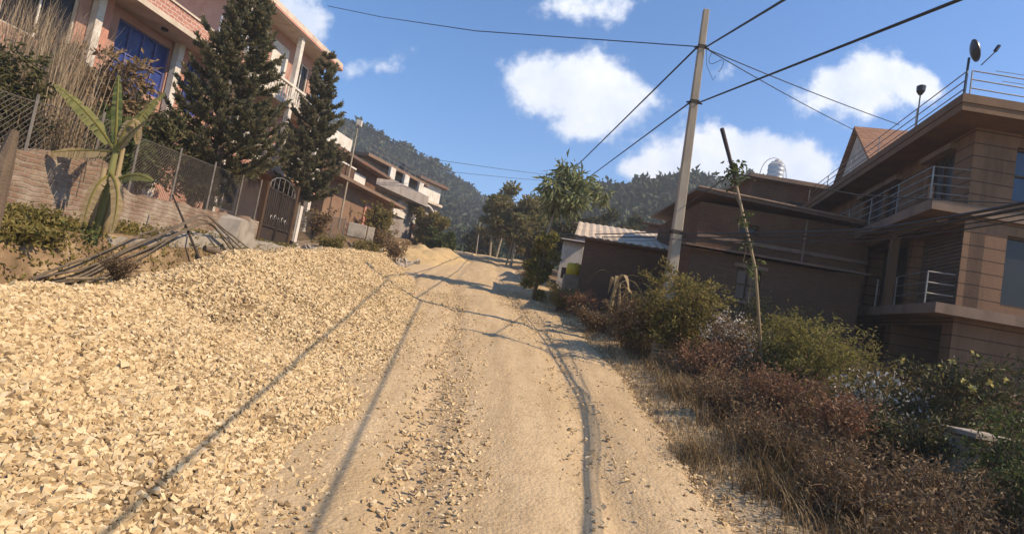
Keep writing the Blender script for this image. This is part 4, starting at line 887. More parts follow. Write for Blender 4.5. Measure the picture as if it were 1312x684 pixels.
    for u in (512, 519, 526, 533):
        s = fr.sz(u, 295)[0]; w = MB(); fr.box(w, s-.12, s+.12, z0, zb, -.1, .14); w.build('column', M['redpaint'] if u in (512, 526) else M['whitewash'], t)
    for a in (.3, 1.8): fr.window(t, a, a+.9, z0+.2, z0+2.0, -1.15, M['glass'], M['redpaint'], 1, 0)
row_houses()
# lamp post on the left
lp = at(436, 281, 33); tp = at(459, 160, 33); t = thing('lamp_post', 'thin pale lamp post with a white box on top beside the smaller conifer', 'lamp post', lp)
mb = MB(); mb.tube([lp-[0, 0, .6], (lp+tp)/2, tp], [.07, .06, .045], 8); mb.build('post', M['palebark'], t)
mb = MB(); mb.box(tp+[.05, 0, .1], (.3, .25, .35)); mb.build('meter_box', M['whitewash'], t)
mb = MB(); mb.tube([tp-[.0, 0, .1], tp+[-.45, 0, .05]], .02, 5); mb.tube([tp+[0, 0, -.4], tp+[-.5, .1, -.35]], .02, 5); mb.build('arm', M['wire'], t)
# blocks and rubble beyond the heaps
for (u, v, y, s, lab) in ((457, 296, 27, (.9, .5, .7), 'grey concrete block lying left of the pink door frame'), (474, 301, 27.5, (.35, .5, .75), 'narrow upright concrete block below the pink door frame'), (352, 322, 20.5, (1.0, .5, .22), 'flat stone slab beside the gate ramp')):
    p = at(u, v, y); mb = MB(); mb.box(p, s, .3); o = mb.build('concrete_block', M['block'], None, p-[0, 0, s[2]/2]); tag(o, lab, 'concrete block')
    bv = o.modifiers.new('worn_edges', 'BEVEL'); bv.width = .04; bv.segments = 2
x = rng.uniform(-8.5, -5.3, 900); y = rng.uniform(19, 33, 900); V, F = scatter_stones(900, (-8.6, -5.4), (18, 34), lambda x, y: .5+0*x, lambda x, y: gz(x, y), .06, .3, 61)
tag(np_mesh('rubble_stones', V, F, M['block']), kind='stuff')
lb2 = lambda name, lab, u, vt, y, sp, leaf, nl, **kw: rb(name, lab, 'shrub', u, vt, y, sp, leaf, nl=nl, group='bushes by the far houses', **kw)
lb2('shrub', 'olive vine covered bush right of the pink door frame', 490, 252, 36, 1.0, 'l_olive', 3400, L=.18, W=.1, n=18, nsub=6)
lb2('shrub', 'brown bush in front of the porch house', 487, 290, 31, 1.0, 'l_brown', 2400, L=.12, W=.06)
lb2('shrub', 'dry brown weeds beside the far soil heap', 512, 300, 30, .9, 'l_brown', 1800, L=.12, W=.06)
lb2('shrub', 'grey weeds in front of the narrow upright concrete block', 470, 304, 25, .8, 'l_olive', 1800, L=.12, W=.05)
broad_tree('vine_tree', 'ivy covered bushy tree beside the tall pale block', 554, 262, 50, 1.7, 2.6, 'l_olive', 4600, .32, .18, 'bark', .12, nclump=30, base=.05, seed=22)
broad_tree('vine_tree', 'low green tree at the foot of the ivy covered tree', 566, 292, 44, 1.2, 1.3, 'l_green', 3000, .28, .16, 'bark', .1, nclump=22, base=.05, seed=23)
# far rubble wall and gateposts at the bend
mb = MB(); fr = Frame((-6.6, 52), 2, 1); fr.box(mb, 0, 9, 3.8, 4.9, -.4, 0); tag(mb.build('brick_wall', M['redbrick'], None, fr.P(4, 3.8)), 'low reddish wall at the end of the road under the hill', 'wall')
for u, y, lab in ((611, 64, 'thin far pole at the end of the road'), (578, 58, 'thin pole beside the ivy covered tree')):
    a = at(u, 322, y); b = at(u+4, 285 if u > 600 else 290, y); mb = MB(); mb.tube([a-[0, 0, 1], b], .08, 6); tag(mb.build('wooden_pole', M['palebark'], None, a), lab, 'pole')

# ------------------------------------------------------------------ right: tan house with terraces
CW = at(1241, 250, 14)
def tan_house():
    fa = Frame(CW, 13, -1)                     # facade along the road (faces left)
    fb = Frame(CW, 91, 1)                      # facade facing down the road
    t = thing('house', 'large tan two storey house with steel railings and a shuttered shop on the right', 'house', (CW[0], CW[1], -1.2))
    ZF0, ZS, ZF1, ZR = 1.9, 4.32, 4.60, 6.72
    L, B, base = 12.5, 9.0, -2.2
    s = lambda u, v, d=0.: fa.sz(u, v, d)[0]
    up = [(s(1221, 222), s(1189, 225), ZF1+.02, ZR-.35), (s(1152, 255), s(1133, 260), ZF1+.35, ZR-.4), (s(1130, 262), s(1106, 268), ZF1+.35, ZR-.4), (s(1081, 275), s(1066, 279), ZF1+.7, ZR-.5)]
    up = [(min(a, b), max(a, b), c, d) for a, b, c, d in up]
    s_sh0, s_sh1, s_op1 = s(1228, 350), s(1165, 352), s(1112, 352)
    lo = [(s_sh0, s_sh1, ZF0+.02, 4.1), (s_sh1+.25, s_op1, ZF0+.02, 4.1)]
    bs = [(.5, 3.4, base, 1.45), (3.8, 7.2, base, 1.45), (7.6, 11.5, base, 1.45)]
    w = MB(); fa.wall(w, 0, L, ZF0-.3, ZS, lo, .5); fa.wall(w, 0, L, base, ZF0-.3, bs, 2.9); fa.wall(w, 0, L, ZF1, ZR, up, .22)
    fbu = [(1.12, 3.4, ZF1+.3, ZR-.35)]; fbl = [(1.12, 3.4, ZF0+.25, 4.0)]; 
    fb.wall(w, 0, B, base, ZS, fbl, .25); fb.wall(w, 0, B, ZF1, ZR, fbu, .22)
    PA = [fa.P(0, 0, -.52)[:2], fa.P(L, 0, -.0)[:2], fa.P(L, 0)[:2]+fb.e*B, fb.P(B, 0, -.3)[:2]]
    w.prism([tuple(fa.P(L, 0, -.55)[:2]), tuple(fa.P(.9, 0, -.6)[:2]), tuple(fb.P(1.0, 0, -.4)[:2]), tuple(fb.P(B, 0, -.4)[:2]), tuple(fb.P(B, 0, -.4)[:2]+fa.e*L)], ZF0-.28, ZR-.01)
    fa.quad(w, (L, base, -.55), (L, base, 0), (L, ZR, 0), (L, ZR, -.55))
    w.build('wall', M['tangroove'], t)
    for i, h in enumerate(up): fa.window(t, *h, -.14, M['glass'], M['wood'], 1 if i < 3 else 0, 0, 5 if i == 0 else 0)
    for h in fbu: fb.window(t, *h, -.14, M['bluedark'], M['wood'], 1, 1)
    for h in fbl: fb.window(t, *h, -.14, M['glass'], M['wood'], 1, 0)
    for h in up[:3]:
        d = MB(); fa.box(d, h[0]-.12, h[1]+.12, h[3]+.004, h[3]+.16, .003, .22); d.build('window_hood', M['slab'], t)
    # shutter: horizontal slats
    d = MB(); z = ZF0+.03
    while z < 4.05: fa.box(d, lo[0][0]+.02, lo[0][1]-.02, z, z+.085, -.34, -.28); fa.box(d, lo[0][0]+.02, lo[0][1]-.02, z+.086, z+.105, -.36, -.32); z += .106
    d.build('roller_shutter', M['shutter'], t)
    d = MB(); fa.box(d, lo[1][0], lo[1][1], ZF0+.02, 4.1, -.49, -.45); d.build('doorway_shade', M['black'], t)  # black sheet standing in for the unlit shop interior
    d = MB(); fa.box(d, s_sh1+.02, s_sh1+.24, ZF0+.001, ZS-.01, .35, .55); d.build('column', M['tan'], t)
    for (h0, h1, c, e) in bs: d = MB(); fa.box(d, h0, h1, c, e, -2.95, -2.9); d.build('basement_wall', M['mud'], t)
    # slabs
    def ring(o1, o2):   # slab outline with overhang o1 on the road facade and o2 on the front facade
        def meet(oa, ob):
            A = fa.P(0, 0, oa)[:2]; Bp = fb.P(0, 0, ob)[:2]; m_ = np.array([fa.e, -fb.e]).T; k = np.linalg.solve(m_, Bp-A); return A+fa.e*k[0]
        c = meet(o1, o2); far = fa.P(L+.3, 0, o1)[:2]; r = fb.P(B+.3, 0, o2)[:2]; return [tuple(c), tuple(r), tuple(r+fa.e*(L+.5)), tuple(far)]
    rf = MB(); R0 = ring(.85, .8); rf.prism(R0, ZR+.002, ZR+.2); rf.build('roof_slab', M['soffit'], t)
    R1 = ring(.88, .83); R2 = ring(.72, .66)
    ed = MB()
    for a, b, c, d_ in ((R1[0], R1[1], R2[1], R2[0]), (R1[3], R1[0], R2[0], R2[3])): ed.prism([a, b, c, d_], ZR+.202, ZR+.42)
    ed.build('roof_edge', M['tan'], t)
    sl = MB(); sl.prism(ring(.95, .12), ZS+.002, ZF1-.002); sl.build('balcony_slab', M['slab'], t)
    sl = MB(); sl.prism(ring(.75, .5), ZF0-.26, ZF0); sl.build('terrace_slab', M['slab'], t)
    bm_ = MB(); fa.box(bm_, .3, L, 4.12, ZS, .25, .5); bm_.build('beam', M['soffit'], t)
    # solid low parapet at the near end of the balcony
    pr = MB(); fa.box(pr, -.0, s(1190, 245, .9), ZF1, ZF1+.42, .80, .93); pr.build('parapet', M['tan'], t)
    fa.rail(t, .0, 9.5, ZF1+(.0), .95, .87, 4, 1.9, 'steel', .02, 'railing', ends=((0., 0.),))
    fa.rail(t, .05, .05+1.7, ZF0, .85, .68, 3, 1.6, 'steel', .02, 'railing', ends=((.05, .05),))
    po = MB(); po.tube([fa.P(s(1123, 375, .6), ZF0, .6), fa.P(s(1123, 375, .6), ZF0+.9, .6)], .025, 6); po.build('rail_post', M['steel'], t)
    # roof railing
    fr2 = Frame(R2[0], 13, -1); fr2.rail(t, 0, L, ZR+.42, .68, .03, 3, 2.4, 'steel', .016, 'roof_railing')
    fr3 = Frame(R2[0], 91, 1); fr3.rail(t, 0.06, B, ZR+.42, .68, .03, 3, 2.4, 'steel', .016, 'roof_railing')
    mk = MB(); c = fr3.P(1.9, ZR+.31, .18); mk.add([c+np.array([math.cos(a)*.16, -.02, math.sin(a)*.16]) for a in np.linspace(0, 6.0, 14)]+[c+np.array([math.cos(a)*.16, .03, math.sin(a)*.16]) for a in np.linspace(0, 6.0, 14)], [tuple(range(14)), tuple(range(27, 13, -1))]+[(i, 14+i, 14+(i+1) % 14, (i+1) % 14) for i in range(14)]); mk.build('emblem', M['cream'], t)
    # attic with gable
    g0, g1 = s(1132, 200, -.3), s(1068, 235, -.3); zp = fa.sz(1098, 168, -.3)[1]; g0, g1 = min(g0, g1), max(g0, g1)
    gb = MB(); tri_prism(fa, gb, [(g0, ZR+.203), (g1, ZR+.203), ((g0+g1)/2+.3, zp-.12)], -5, -.3); gb.build('gable_wall', M['cream'], t)
    mid = (g0+g1)/2+.3; gr = MB()
    for (a, za), (b, zb_) in (((g0-.25, ZR+.25), (mid, zp)), ((mid, zp), (g1+.25, ZR+.25))):
        gr.hexa([fa.P(a, za, -5.2), fa.P(b, zb_, -5.2), fa.P(b, zb_, -.1), fa.P(a, za, -.1), fa.P(a, za+.12, -5.2), fa.P(b, zb_+.12, -5.2), fa.P(b, zb_+.12, -.1), fa.P(a, za+.12, -.1)])
    gr.build('gable_roof', M['tile'], t)
    return fa, fb, fr2, fr3, ZR, R2
fa, fb, fr2, fr3, ZR, R2 = tan_house()
# satellite dish on the roof corner
def dish():
    b = fr2.P(.05, ZR+.42, .03); t = thing('satellite_dish', 'dark satellite dish on a post at the roof corner of the tan house', 'satellite dish', b); mb = MB()
    c = b+np.array([.02, 0, 1.05]); mb.tube([b, c], .028, 6); mb.build('post', M['black'], t)
    ax = unit(np.array([.86, -.36, .30])); a = unit(np.cross(ax, [0, 0, 1.])); e = np.cross(a, ax); V, F_ = [], []; nr, na = 6, 24; d0 = MB()
    cc = c+np.array([.05, 0, .18])
    for sgn, off in ((1, 0), (1, -.02)):
        for i in range(nr+1):
            r = i/nr
            for j in range(na): q = 6.2832*j/na; V.append(cc+a*math.cos(q)*r*.26+e*math.sin(q)*r*.29+ax*(.08*r*r+off))
    n1 = (nr+1)*na
    for k in (0, n1):
        for i in range(nr):
            for j in range(na): F_.append((k+i*na+j, k+i*na+(j+1) % na, k+(i+1)*na+(j+1) % na, k+(i+1)*na+j))
    for j in range(na): F_.append((nr*na+j, nr*na+(j+1) % na, n1+nr*na+(j+1) % na, n1+nr*na+j))
    d0.add(V, F_); d0.build('reflector', M['black'], t, smooth=True)
    ar = MB(); f = cc+ax*.5-e*.05; ar.tube([cc-e*.42+ax*.1, f-e*.08], .014, 5); ar.tube([f-e*.1-ax*.05, f+ax*.06+e*.02], .045, 7); ar.build('feed_arm', M['black'], t)
dish()
p = fr2.P(fr2.sz(1173, 170, .03)[0], ZR+.42, .03); t = thing('roof_lamp', 'small flood lamp on a thin pole above the roof railing', 'lamp', p); mb = MB(); mb.tube([p, p+[0, 0, 1.1]], .02, 5); mb.build('pole', M['black'], t); mb = MB(); mb.lathe(p+[0, 0, 1.08], [(.05, 0), (.11, .1), (.12, .26), (.05, .3)], 10); mb.build('lamp_head', M['black'], t)
p = fr3.P(2.2, ZR+.42, -.8); t = thing('aerial', 'thin wire aerial above the tan house roof', 'aerial', p); mb = MB(); mb.tube([p, p+[0, 0, 1.35]], .012, 5); mb.build('mast', M['steel'], t)
mb = MB(); mb.tube([p+[-.9, 0, 1.25], p+[.9, 0, 1.3]], .009, 4); mb.tube([p+[-.7, 0, 1.0], p+[.9, 0, 1.05]], .009, 4); mb.build('element', M['steel'], t)

# ------------------------------------------------------------------ right: brown house, lean-to, sheds
def brown_house():
    y = 19.0; p0 = at(893, 300, y); p1 = at(1108, 330, y); fr = Frame(p0, 91.5, 1); Lx = p1[0]-p0[0]; zt = at(1000, 276, y)[2]; z0 = -1.6
    t = thing('house', 'brown mud walled house with a rusty tin roof in shade beside the tan house', 'house', fr.P(Lx/2, z0))
    w = MB(); sw0, sw1 = fr.sz(948, 295)[0], fr.sz(972, 295)[0]; zw = fr.sz(960, 288)[1]
    fr.wall(w, 0, Lx, z0, zt, [(sw0, sw1, zw-.35, zw)], .25); fr.box(w, 0, Lx, z0, zt, -6, -.28)
    fr.quad(w, (0, z0, -.28), (0, z0, 0), (0, zt, 0), (0, zt, -.28)); fr.quad(w, (Lx, z0, 0), (Lx, z0, -.28), (Lx, zt, -.28), (Lx, zt, 0))
    w.build('wall', M['mud'], t); fr.window(t, sw0, sw1, zw-.35, zw, -.15, M['glass'], M['wood'], 1, 0)
    r = MB(); P = [fr.P(-.35, zt+.42, -6.4), fr.P(Lx-.05, zt+.12, -6.4), fr.P(Lx-.05, zt+.03, .35), fr.P(-.35, zt+.28, .35)]
    r.hexa(P+[q+np.array([0, 0, .08]) for q in P]); r.build('roof', M['oldtin'], t)
    e = MB(); e.tube([fr.P(-.3, zt+.41, .37), fr.P(Lx-.05, zt+.16, .37)], .05, 6); e.build('eaves_board', M['slab'], t)
    pi_ = MB(); pi_.tube([fr.P(Lx*.62, zt-.05, .06), fr.P(Lx*.62, z0+2.2, .06)], .045, 7); pi_.build('downpipe', M['slab'], t)
    bd_ = MB(); fr.box(bd_, .0, Lx, zt-1.25, zt-1.12, .003, .05); bd_.build('wall_band', M['slab'], t)
    # brick lean-to in front
    y2 = 17.2; q0 = at(884, 330, y2); fr2_ = Frame(q0, 91.5, 1); L2 = at(1100, 360, y2)[0]-q0[0]; z2 = at(1000, 338, y2)[2]
    t2 = thing('lean_to', 'red brick lean-to with a small barred window in front of the brown house', 'outbuilding', fr2_.P(L2/2, z0))
    w = MB(); a0, a1 = fr2_.sz(942, 365)[0], fr2_.sz(974, 365)[0]; b1, b0 = fr2_.sz(958, 344)[1], fr2_.sz(958, 386)[1]
    fr2_.wall(w, 0, L2, z0, z2, [(a0, a1, b0, min(b1, z2-.15))], .25); fr2_.box(w, 0, L2, z0, z2, -1.75, -.28); fr2_.quad(w, (0, z0, -.28), (0, z0, 0), (0, z2, 0), (0, z2, -.28)); w.build('wall', M['redbrick'], t2)
    fr2_.window(t2, a0, a1, b0, min(b1, z2-.15), -.14, M['shutter'], M['wood'], 1, 1)
    sl_ = MB(); fr2_.box(sl_, a0-.12, a1+.12, b0-.09, b0-.004, .003, .10); sl_.build('sill', M['slab'], t2); sl_ = MB(); fr2_.box(sl_, a0-.15, a1+.15, min(b1, z2-.15)+.004, min(b1, z2-.15)+.12, .003, .07); sl_.build('lintel', M['slab'], t2)
    r = MB(); P = [fr2_.P(-.3, z2+.3, -1.72), fr2_.P(L2, z2+.3, -1.72), fr2_.P(L2, z2+.03, .4), fr2_.P(-.3, z2+.03, .4)]; r.hexa(P+[q+np.array([0, 0, .07]) for q in P]); r.build('roof', M['oldtin'], t2)
    # taller block behind with the tank
    y3 = 27; r0 = at(962, 250, y3); fr3_ = Frame(r0, 91.5, 1); L3 = at(1075, 270, y3)[0]-r0[0]; z3 = at(1010, 238, y3)[2]
    t3 = thing('house', 'dark brown flat roofed block behind the brown house carrying the water tank', 'house', fr3_.P(L3/2, z0))
    w = MB(); fr3_.box(w, 0, L3, z0, z3, -6, 0); w.build('wall', M['mud'], t3); w = MB(); fr3_.box(w, -.3, L3+.2, z3+.002, z3+.22, -6.2, .4); w.build('roof_slab', M['slab'], t3)
    wd = MB(); a = fr3_.sz(1010, 262)[0]; fr3_.box(wd, a, a+1.1, z3-1.9, z3-.8, .003, .05); wd.build('window', M['glass'], t3)
    b = fr3_.P(fr3_.sz(993, 228, -2)[0], z3+.22, -2); t4 = thing('water_tank', 'tall pale cylindrical water tank with ribs on the dark flat roof', 'water tank', b); H = at(993, 205, b[1])[2]-b[2]
    pf = [(.38, 0)]; 
    for i in range(6): z = .12+(H-.45)*i/5; pf += [(.42, z-.04), (.44, z), (.42, z+.04)]
    pf += [(.42, H-.3), (.30, H-.12), (.14, H-.06), (.14, H)]
    mb = MB(); mb.lathe(b, pf, 22); mb.build('tank_body', M['tankmat'], t4, smooth=True)
    q = np.linspace(0, math.pi, 14); mb = MB(); mb.tube([b+np.array([-.1-math.cos(a)*.75, .05, (H+.12)*math.sin(a)**.6]) for a in q], .02, 5); mb.build('pipe', M['steel'], t4)
    for dx, h, lab in ((.95, .35, 'small dark box on the flat roof right of the water tank'), (-.75, .5, 'low pale box on the flat roof left of the water tank')):
        c = b+np.array([dx, 0, h/2]); mb = MB(); mb.box(c, (.5, .4, h)); tag(mb.build('roof_box', M['greycon'], None, c-[0, 0, h/2]), lab, 'box')
brown_house()
def shed(name, label, cat, y, uL, uR, vT, wmat, rmat, deg=95, depth=4., pitch=.5, over=.5, z0=-1.2, corr=True, hole=None, side_pitch=0.):
    p0 = at(uL, vT, y); fr = Frame(p0, deg, 1); L = (at(uR, vT+.17*(uR-uL), y)[0]-p0[0])/math.sin(R_(deg)); zt = p0[2]
    t = thing(name, label, cat, fr.P(L/2, z0)); w = MB(); hs = [hole] if hole else []
    fr.wall(w, 0, L, z0, zt, hs, .2); fr.box(w, 0, L, z0, zt, -depth, -.22); fr.quad(w, (0, z0, -.22), (0, z0, 0), (0, zt, 0), (0, zt, -.22)); w.build('wall', M[wmat], t)
    if hole: fr.window(t, *hole, -.12, M['glass'], M['wood'], 1, 0)
    n = max(8, int((L+2*over)/.08)); V = []; rw = []
    for i in range(n+1):
        s = -over+(L+2*over)*i/n; b = .022*math.sin(i*math.pi/2)*(1 if corr else 0); k = side_pitch*(s/L-.5)
        for d, z in ((over, zt+.05), (-depth*.5, zt+.05+pitch*.5), (-depth-over*.3, zt+.05+pitch)): V.append(fr.P(s, z+b+k, d)); 
    F_ = []
    for i in range(n):
        for j in range(2): a = i*3+j; F_.append((a, a+3, a+4, a+1))
    top = len(V); V2 = [v-np.array([0, 0, .02]) for v in V]; 
    r = MB(); r.add(V+V2, F_+[tuple(x+top for x in f[::-1]) for f in F_]+[(i*3, i*3+top, i*3+3+top, i*3+3) for i in range(n)]); r.build('roof', M[rmat], t, smooth=False)
    e = MB(); fr.box(e, -over, L+over, zt-.06, zt+.015, over-.06, over-.01) if not side_pitch else e.tube([fr.P(-over, zt-side_pitch*.5-.02, over-.05), fr.P(L+over, zt+side_pitch*.5-.02, over-.05)], .03, 5); e.build('eaves_board', M['wood'], t); return fr, t
shed('shed', 'red brick shed with a pale corrugated tin roof left of the concrete pole', 'shed', 22.5, 750, 868, 306, 'redbrick', 'tin', 97, 5, 1.5, .45)
shed('house', 'small whitewashed house beside the yellow drum', 'house', 30, 722, 748, 308, 'whitewash', 'greycon', 98, 3, .5, .25, z0=-.5, corr=False, hole=(.15, .5, 1.9, 2.5))
shed('shed', 'grey roofed shed behind the tin roofed shed', 'shed', 33, 742, 800, 288, 'greycon', 'tin', 95, 4, .6, .3, z0=-.5)
shed('house', 'low tan roofed house in front of the dark trees left of the pole', 'house', 38, 832, 905, 288, 'brownwall', 'tile', 95, 5, .9, .5, z0=-.5, corr=False)
b = at(735, 345, 25.5); t = thing('drum', 'bright yellow plastic drum beside the small white house', 'drum', b-[0, 0, .3]); mb = MB()
mb.lathe(b-[0, 0, .3], [(.30, 0), (.34, .03), (.34, .22), (.355, .25), (.34, .28), (.34, .5), (.30, .56)], 20); mb.build('drum_body', M['yellow'], t, smooth=True)
mb = MB(); mb.lathe(b+[.12, -.05, .26], [(.06, 0), (.06, .05)], 10); mb.build('cap', M['black'], t)
mb = MB(); g = float(gz(b[0], b[1])); mb.box((b[0], b[1], (g+b[2]-.3)/2), (.8, .8, b[2]-.302-g)); tag(mb.build('plinth', M['block'], None, (b[0], b[1], g)), 'concrete plinth under the yellow drum', 'plinth')
# slatted crate and sack at the road edge
c = at(850, 450, 13.2); g = float(gz(c[0], c[1])); t = thing('slatted_crate', 'weathered slatted wooden crate at the edge of the bank below the concrete pole', 'crate', (c[0], c[1], g))
for k in range(6):
    mb = MB(); mb.box((c[0]+.02*k, c[1]+.05*k, g+.06+.095*k), (.62, .035, .07), -.1); mb.build('slat', M['bamboo'], t)
for dx in (-.25, .25): mb = MB(); mb.hexa([(c[0]+dx-.03, c[1]+.03, g-.05), (c[0]+dx+.03, c[1]+.03, g-.05), (c[0]+dx+.03, c[1]+.07, g-.05), (c[0]+dx-.03, c[1]+.07, g-.05), (c[0]+dx+.07, c[1]+.33, g+.62), (c[0]+dx+.13, c[1]+.33, g+.62), (c[0]+dx+.13, c[1]+.37, g+.62), (c[0]+dx+.07, c[1]+.37, g+.62)]); mb.build('upright', M['bamboo'], t)
c = at(869, 455, 12.8); g = float(gz(c[0], c[1])); prof = []; mb = MB(); mb.lathe((c[0], c[1], g-.03), [(.10, 0), (.19, .06), (.20, .18), (.15, .28), (.06, .33), (.09, .38), (.03, .39)], 14)
for i, v in enumerate(mb.v): n_ = .05*math.sin(i*2.7)+.03*math.sin(i*5.1); mb.v[i] = (v[0]+n_, v[1]*1+n_*.5, v[2]+n_*.4)
tag(mb.build('sack', M['sack'], None, (c[0], c[1], g), smooth=True), 'crumpled white sack beside the slatted crate', 'sack')
c = at(1252, 556, 7.4); g = float(gz(c[0], c[1])); mb = MB(); mb.box(c, (.62, .5, .06), .15); mb.box(c-[.1, -.1, (c[2]-g)/2+.03], (.3, .25, max(.06, c[2]-g-.061)), .1); tag(mb.build('concrete_slab', M['block'], None, (c[0], c[1], g)), 'grey concrete slab among the shaded weeds at the lower right', 'slab')
# ------------------------------------------------------------------ poles and cables
PB = np.array([4.50, 15.3, float(gz(4.5, 15.3))-.2]); PT = at(905, 13, 15.3)
t = thing('utility_pole', 'tall tapered concrete utility pole leaning slightly at the right of the road', 'utility pole', PB)
mb = MB(); d = PT-PB; w0, w1 = .165, .085
def sq(c, w, w2): return [c+np.array([-w, -w2, 0]), c+np.array([w, -w2, 0]), c+np.array([w, w2, 0]), c+np.array([-w, w2, 0])]
mb.hexa(sq(PB, w0, w0*.8)+sq(PT, w1, w1*.8)); o = mb.build('shaft', M['concrete'], t); bv = o.modifiers.new('chamfer', 'BEVEL'); bv.width = .02
def onpole(z): return PB+d*((z-PB[2])/d[2])
for z, nm in ((8.2, 'clamp'), (6.55, 'clamp'), (2.75, 'clamp')):
    c = onpole(z); f_ = (z-PB[2])/d[2]; w = w0+(w1-w0)*f_+.008; mb = MB(); 
    for k in range(3): mb.hexa(sq(c+[0, 0, .04*k], w+.004*k, w*.8+.004*k)+sq(c+[0, 0, .04*k+.03], w+.004*k, w*.8+.004*k))
    mb.tube([c+[w, 0, .06], c+[w+.12, 0, .05]], .025, 6); mb.tube([c+[-w, 0, .06], c+[-w-.1, 0, .03]], .025, 6); mb.build(nm, M['darkmetal'], t)
q = np.linspace(0, 9, 40); mb = MB(); c = onpole(8.2); mb.tube([c+np.array([.22+.12*math.cos(a)+.05*a, -.1, -.15+.13*math.sin(a*1.3)-.04*a]) for a in q], .008, 4); mb.tube([c+np.array([.12, -.1, 0]), c+np.array([.2, -.1, -.5]), c+np.array([.45, -.1, -.9]), c+np.array([.5, -.1, -.75])], .007, 4); mb.build('loose_wires', M['cable'], t)
def cable(label, pts, sag=.3, r=.016, group='overhead cables', smooth=0):
    V = []
    for a, b in zip(pts[:-1], pts[1:]):
        a, b = np.array(a), np.array(b); s = np.linspace(0, 1, 20)[:, None]; L = np.linalg.norm(b-a)
        V.append((a+(b-a)*s-np.array([0, 0, 1])*sag*(L/20)**1.3*4*s*(1-s))[(0 if not V else 1):])
    V = np.concatenate(V)
    for _ in range(smooth*4): V[1:-1] = (V[:-2]+2*V[1:-1]+V[2:])/4
    mb = MB(); mb.tube(V, r, 5, False); return tag(mb.build('power_cable', M['cable'], None, V[0]), label, 'cable', group)
def extend(a, b, y): a = np.array(a); b = np.array(b); return a+(b-a)*((y-a[1])/(b[1]-a[1]))
c1 = onpole(8.26); c2 = onpole(6.6); c3 = onpole(2.8)
cable('thick cable from the pole top rising to the top edge of the view', [c1+[.1, 0, 0], extend(c1, online(1000, 0, c1, (2.5, 0)), 2), (2.2, -9, 3.4)], .0, .024)
cable('thick cable from the middle pole clamp crossing the sky to the upper right', [c2+[.1, 0, 0], extend(c2, online(1225, 0, c2, (4.3, 0)), 2), (4.3, -9, 3.6)], .0, .022)
cable('thick cable from the pole top running down behind the drooping tree', [c1-[.1, 0, 0], at(745, 207, 30), extend(at(745, 207, 30), at(715, 235, 36), 58)], .0, .030)
cable('cable from the middle pole clamp running down behind the drooping tree', [c2-[.1, 0, 0], at(755, 227, 30), extend(at(755, 227, 30), at(722, 247, 37), 58)], .0, .024)
cable('thin cable from the pole top across the road to the pink house', [c1-[.1, 0, 0], at(610, 40, 19), at(488, 22, 25), at(420, 8, 27)], .0, .016)
cable('thin cable from the pole top down to the gabled attic of the tan house', [c1+[.1, 0, 0], at(1097, 168, 23.6)], .12, .015)
cable('thin cable from the pole top to the roof railing of the tan house', [c1+[.1, .05, .02], at(1152, 160, 20)], .15, .015)
cable('cable slung from the leaning bamboo across to the tan house balcony', [at(880, 262, 17), at(938, 222, 12.5), at(1100, 250, 11), at(1330, 262, 9.5)], .06, .015, 'low cables on the right')
Lb = ['uppermost cable of the sagging bundle across the brown house', 'second cable of the sagging bundle across the brown house', 'third cable of the sagging bundle across the brown house', 'lowest cable of the sagging bundle across the brown house']
for k in range(4):
    o = np.array([(0, .1, .4, -.45)[k], 0, -(0, .1, .17, .24)[k]]); m1 = online(1110, 296+5*k, (5.37, 18.28), (5.1, 5)); m2 = online(1312, 262+7*k, (5.37, 18.28), (5.1, 5))
    cable(Lb[k], [at(716, 300, 31)+o, c3+o+[-.12, 0, 0], c3+o+[.12, 0, 0], m1, m2, m2+np.array([-.2, -9, .3])], .05+.015*k, (.020, .020, .009, .009)[k], 'low cables on the right', 5)
cable('far thin wire descending from the lamp post above the ridge', [tp_ := at(458, 158, 33), at(560, 205, 45), at(702, 224, 60)], .05, .02, 'far wires')
cable('lower far thin wire along the hill on the left', [at(440, 150, 31), at(575, 220, 50), at(702, 232, 62)], .05, .02, 'far wires')
# leaning bamboo with creeper
b0 = at(990, 465, 11.6); b0[2] = float(gz(b0[0], b0[1]))-.1; b1, b2, b3 = at(968, 345, 11.9), at(940, 222, 12.3), at(925, 165, 12.5)
t = thing('bamboo_pole', 'thin leaning bamboo pole with a creeper on it rising from the bank', 'pole', b0); mb = MB(); mb.tube([b0, b1, b2], [.035, .032, .03], 7); mb.build('lower_pole', M['bamboo'], t, smooth=True)
mb = MB(); mb.tube([b2-unit(b3-b2)*.3, b2, b3], [.042, .042, .05], 7); mb.build('upper_pole', M['darkmetal'], t, smooth=True)
rg = np.random.default_rng(91); C = np.concatenate([b2+rg.normal(0, .13, (110, 3))*[1.2, 1, 1.1], b1*.5+b2*.5+rg.normal(0, .1, (20, 3)), b1+rg.normal(0, .12, (30, 3)), b1*.75+b2*.25+rg.normal(0, .07, (20, 3))]); n = len(C)
quads('creeper', leafq(C, rg.normal(size=(n, 3))*[1, 1, .4]+[0, 0, -.6], rg.uniform(.08, .18, n), rg.uniform(.05, .09, n)), M['l_green'], t)
mb = MB(); q = np.linspace(0, 1, 40)[:, None]; pp = b0*(1-q)+b2*q; pp[:, 0] += .05*np.sin(q[:, 0]*40); pp[:, 1] += .05*np.cos(q[:, 0]*40); mb.tube(pp, .009, 4); mb.build('vine', M['bark'], t)

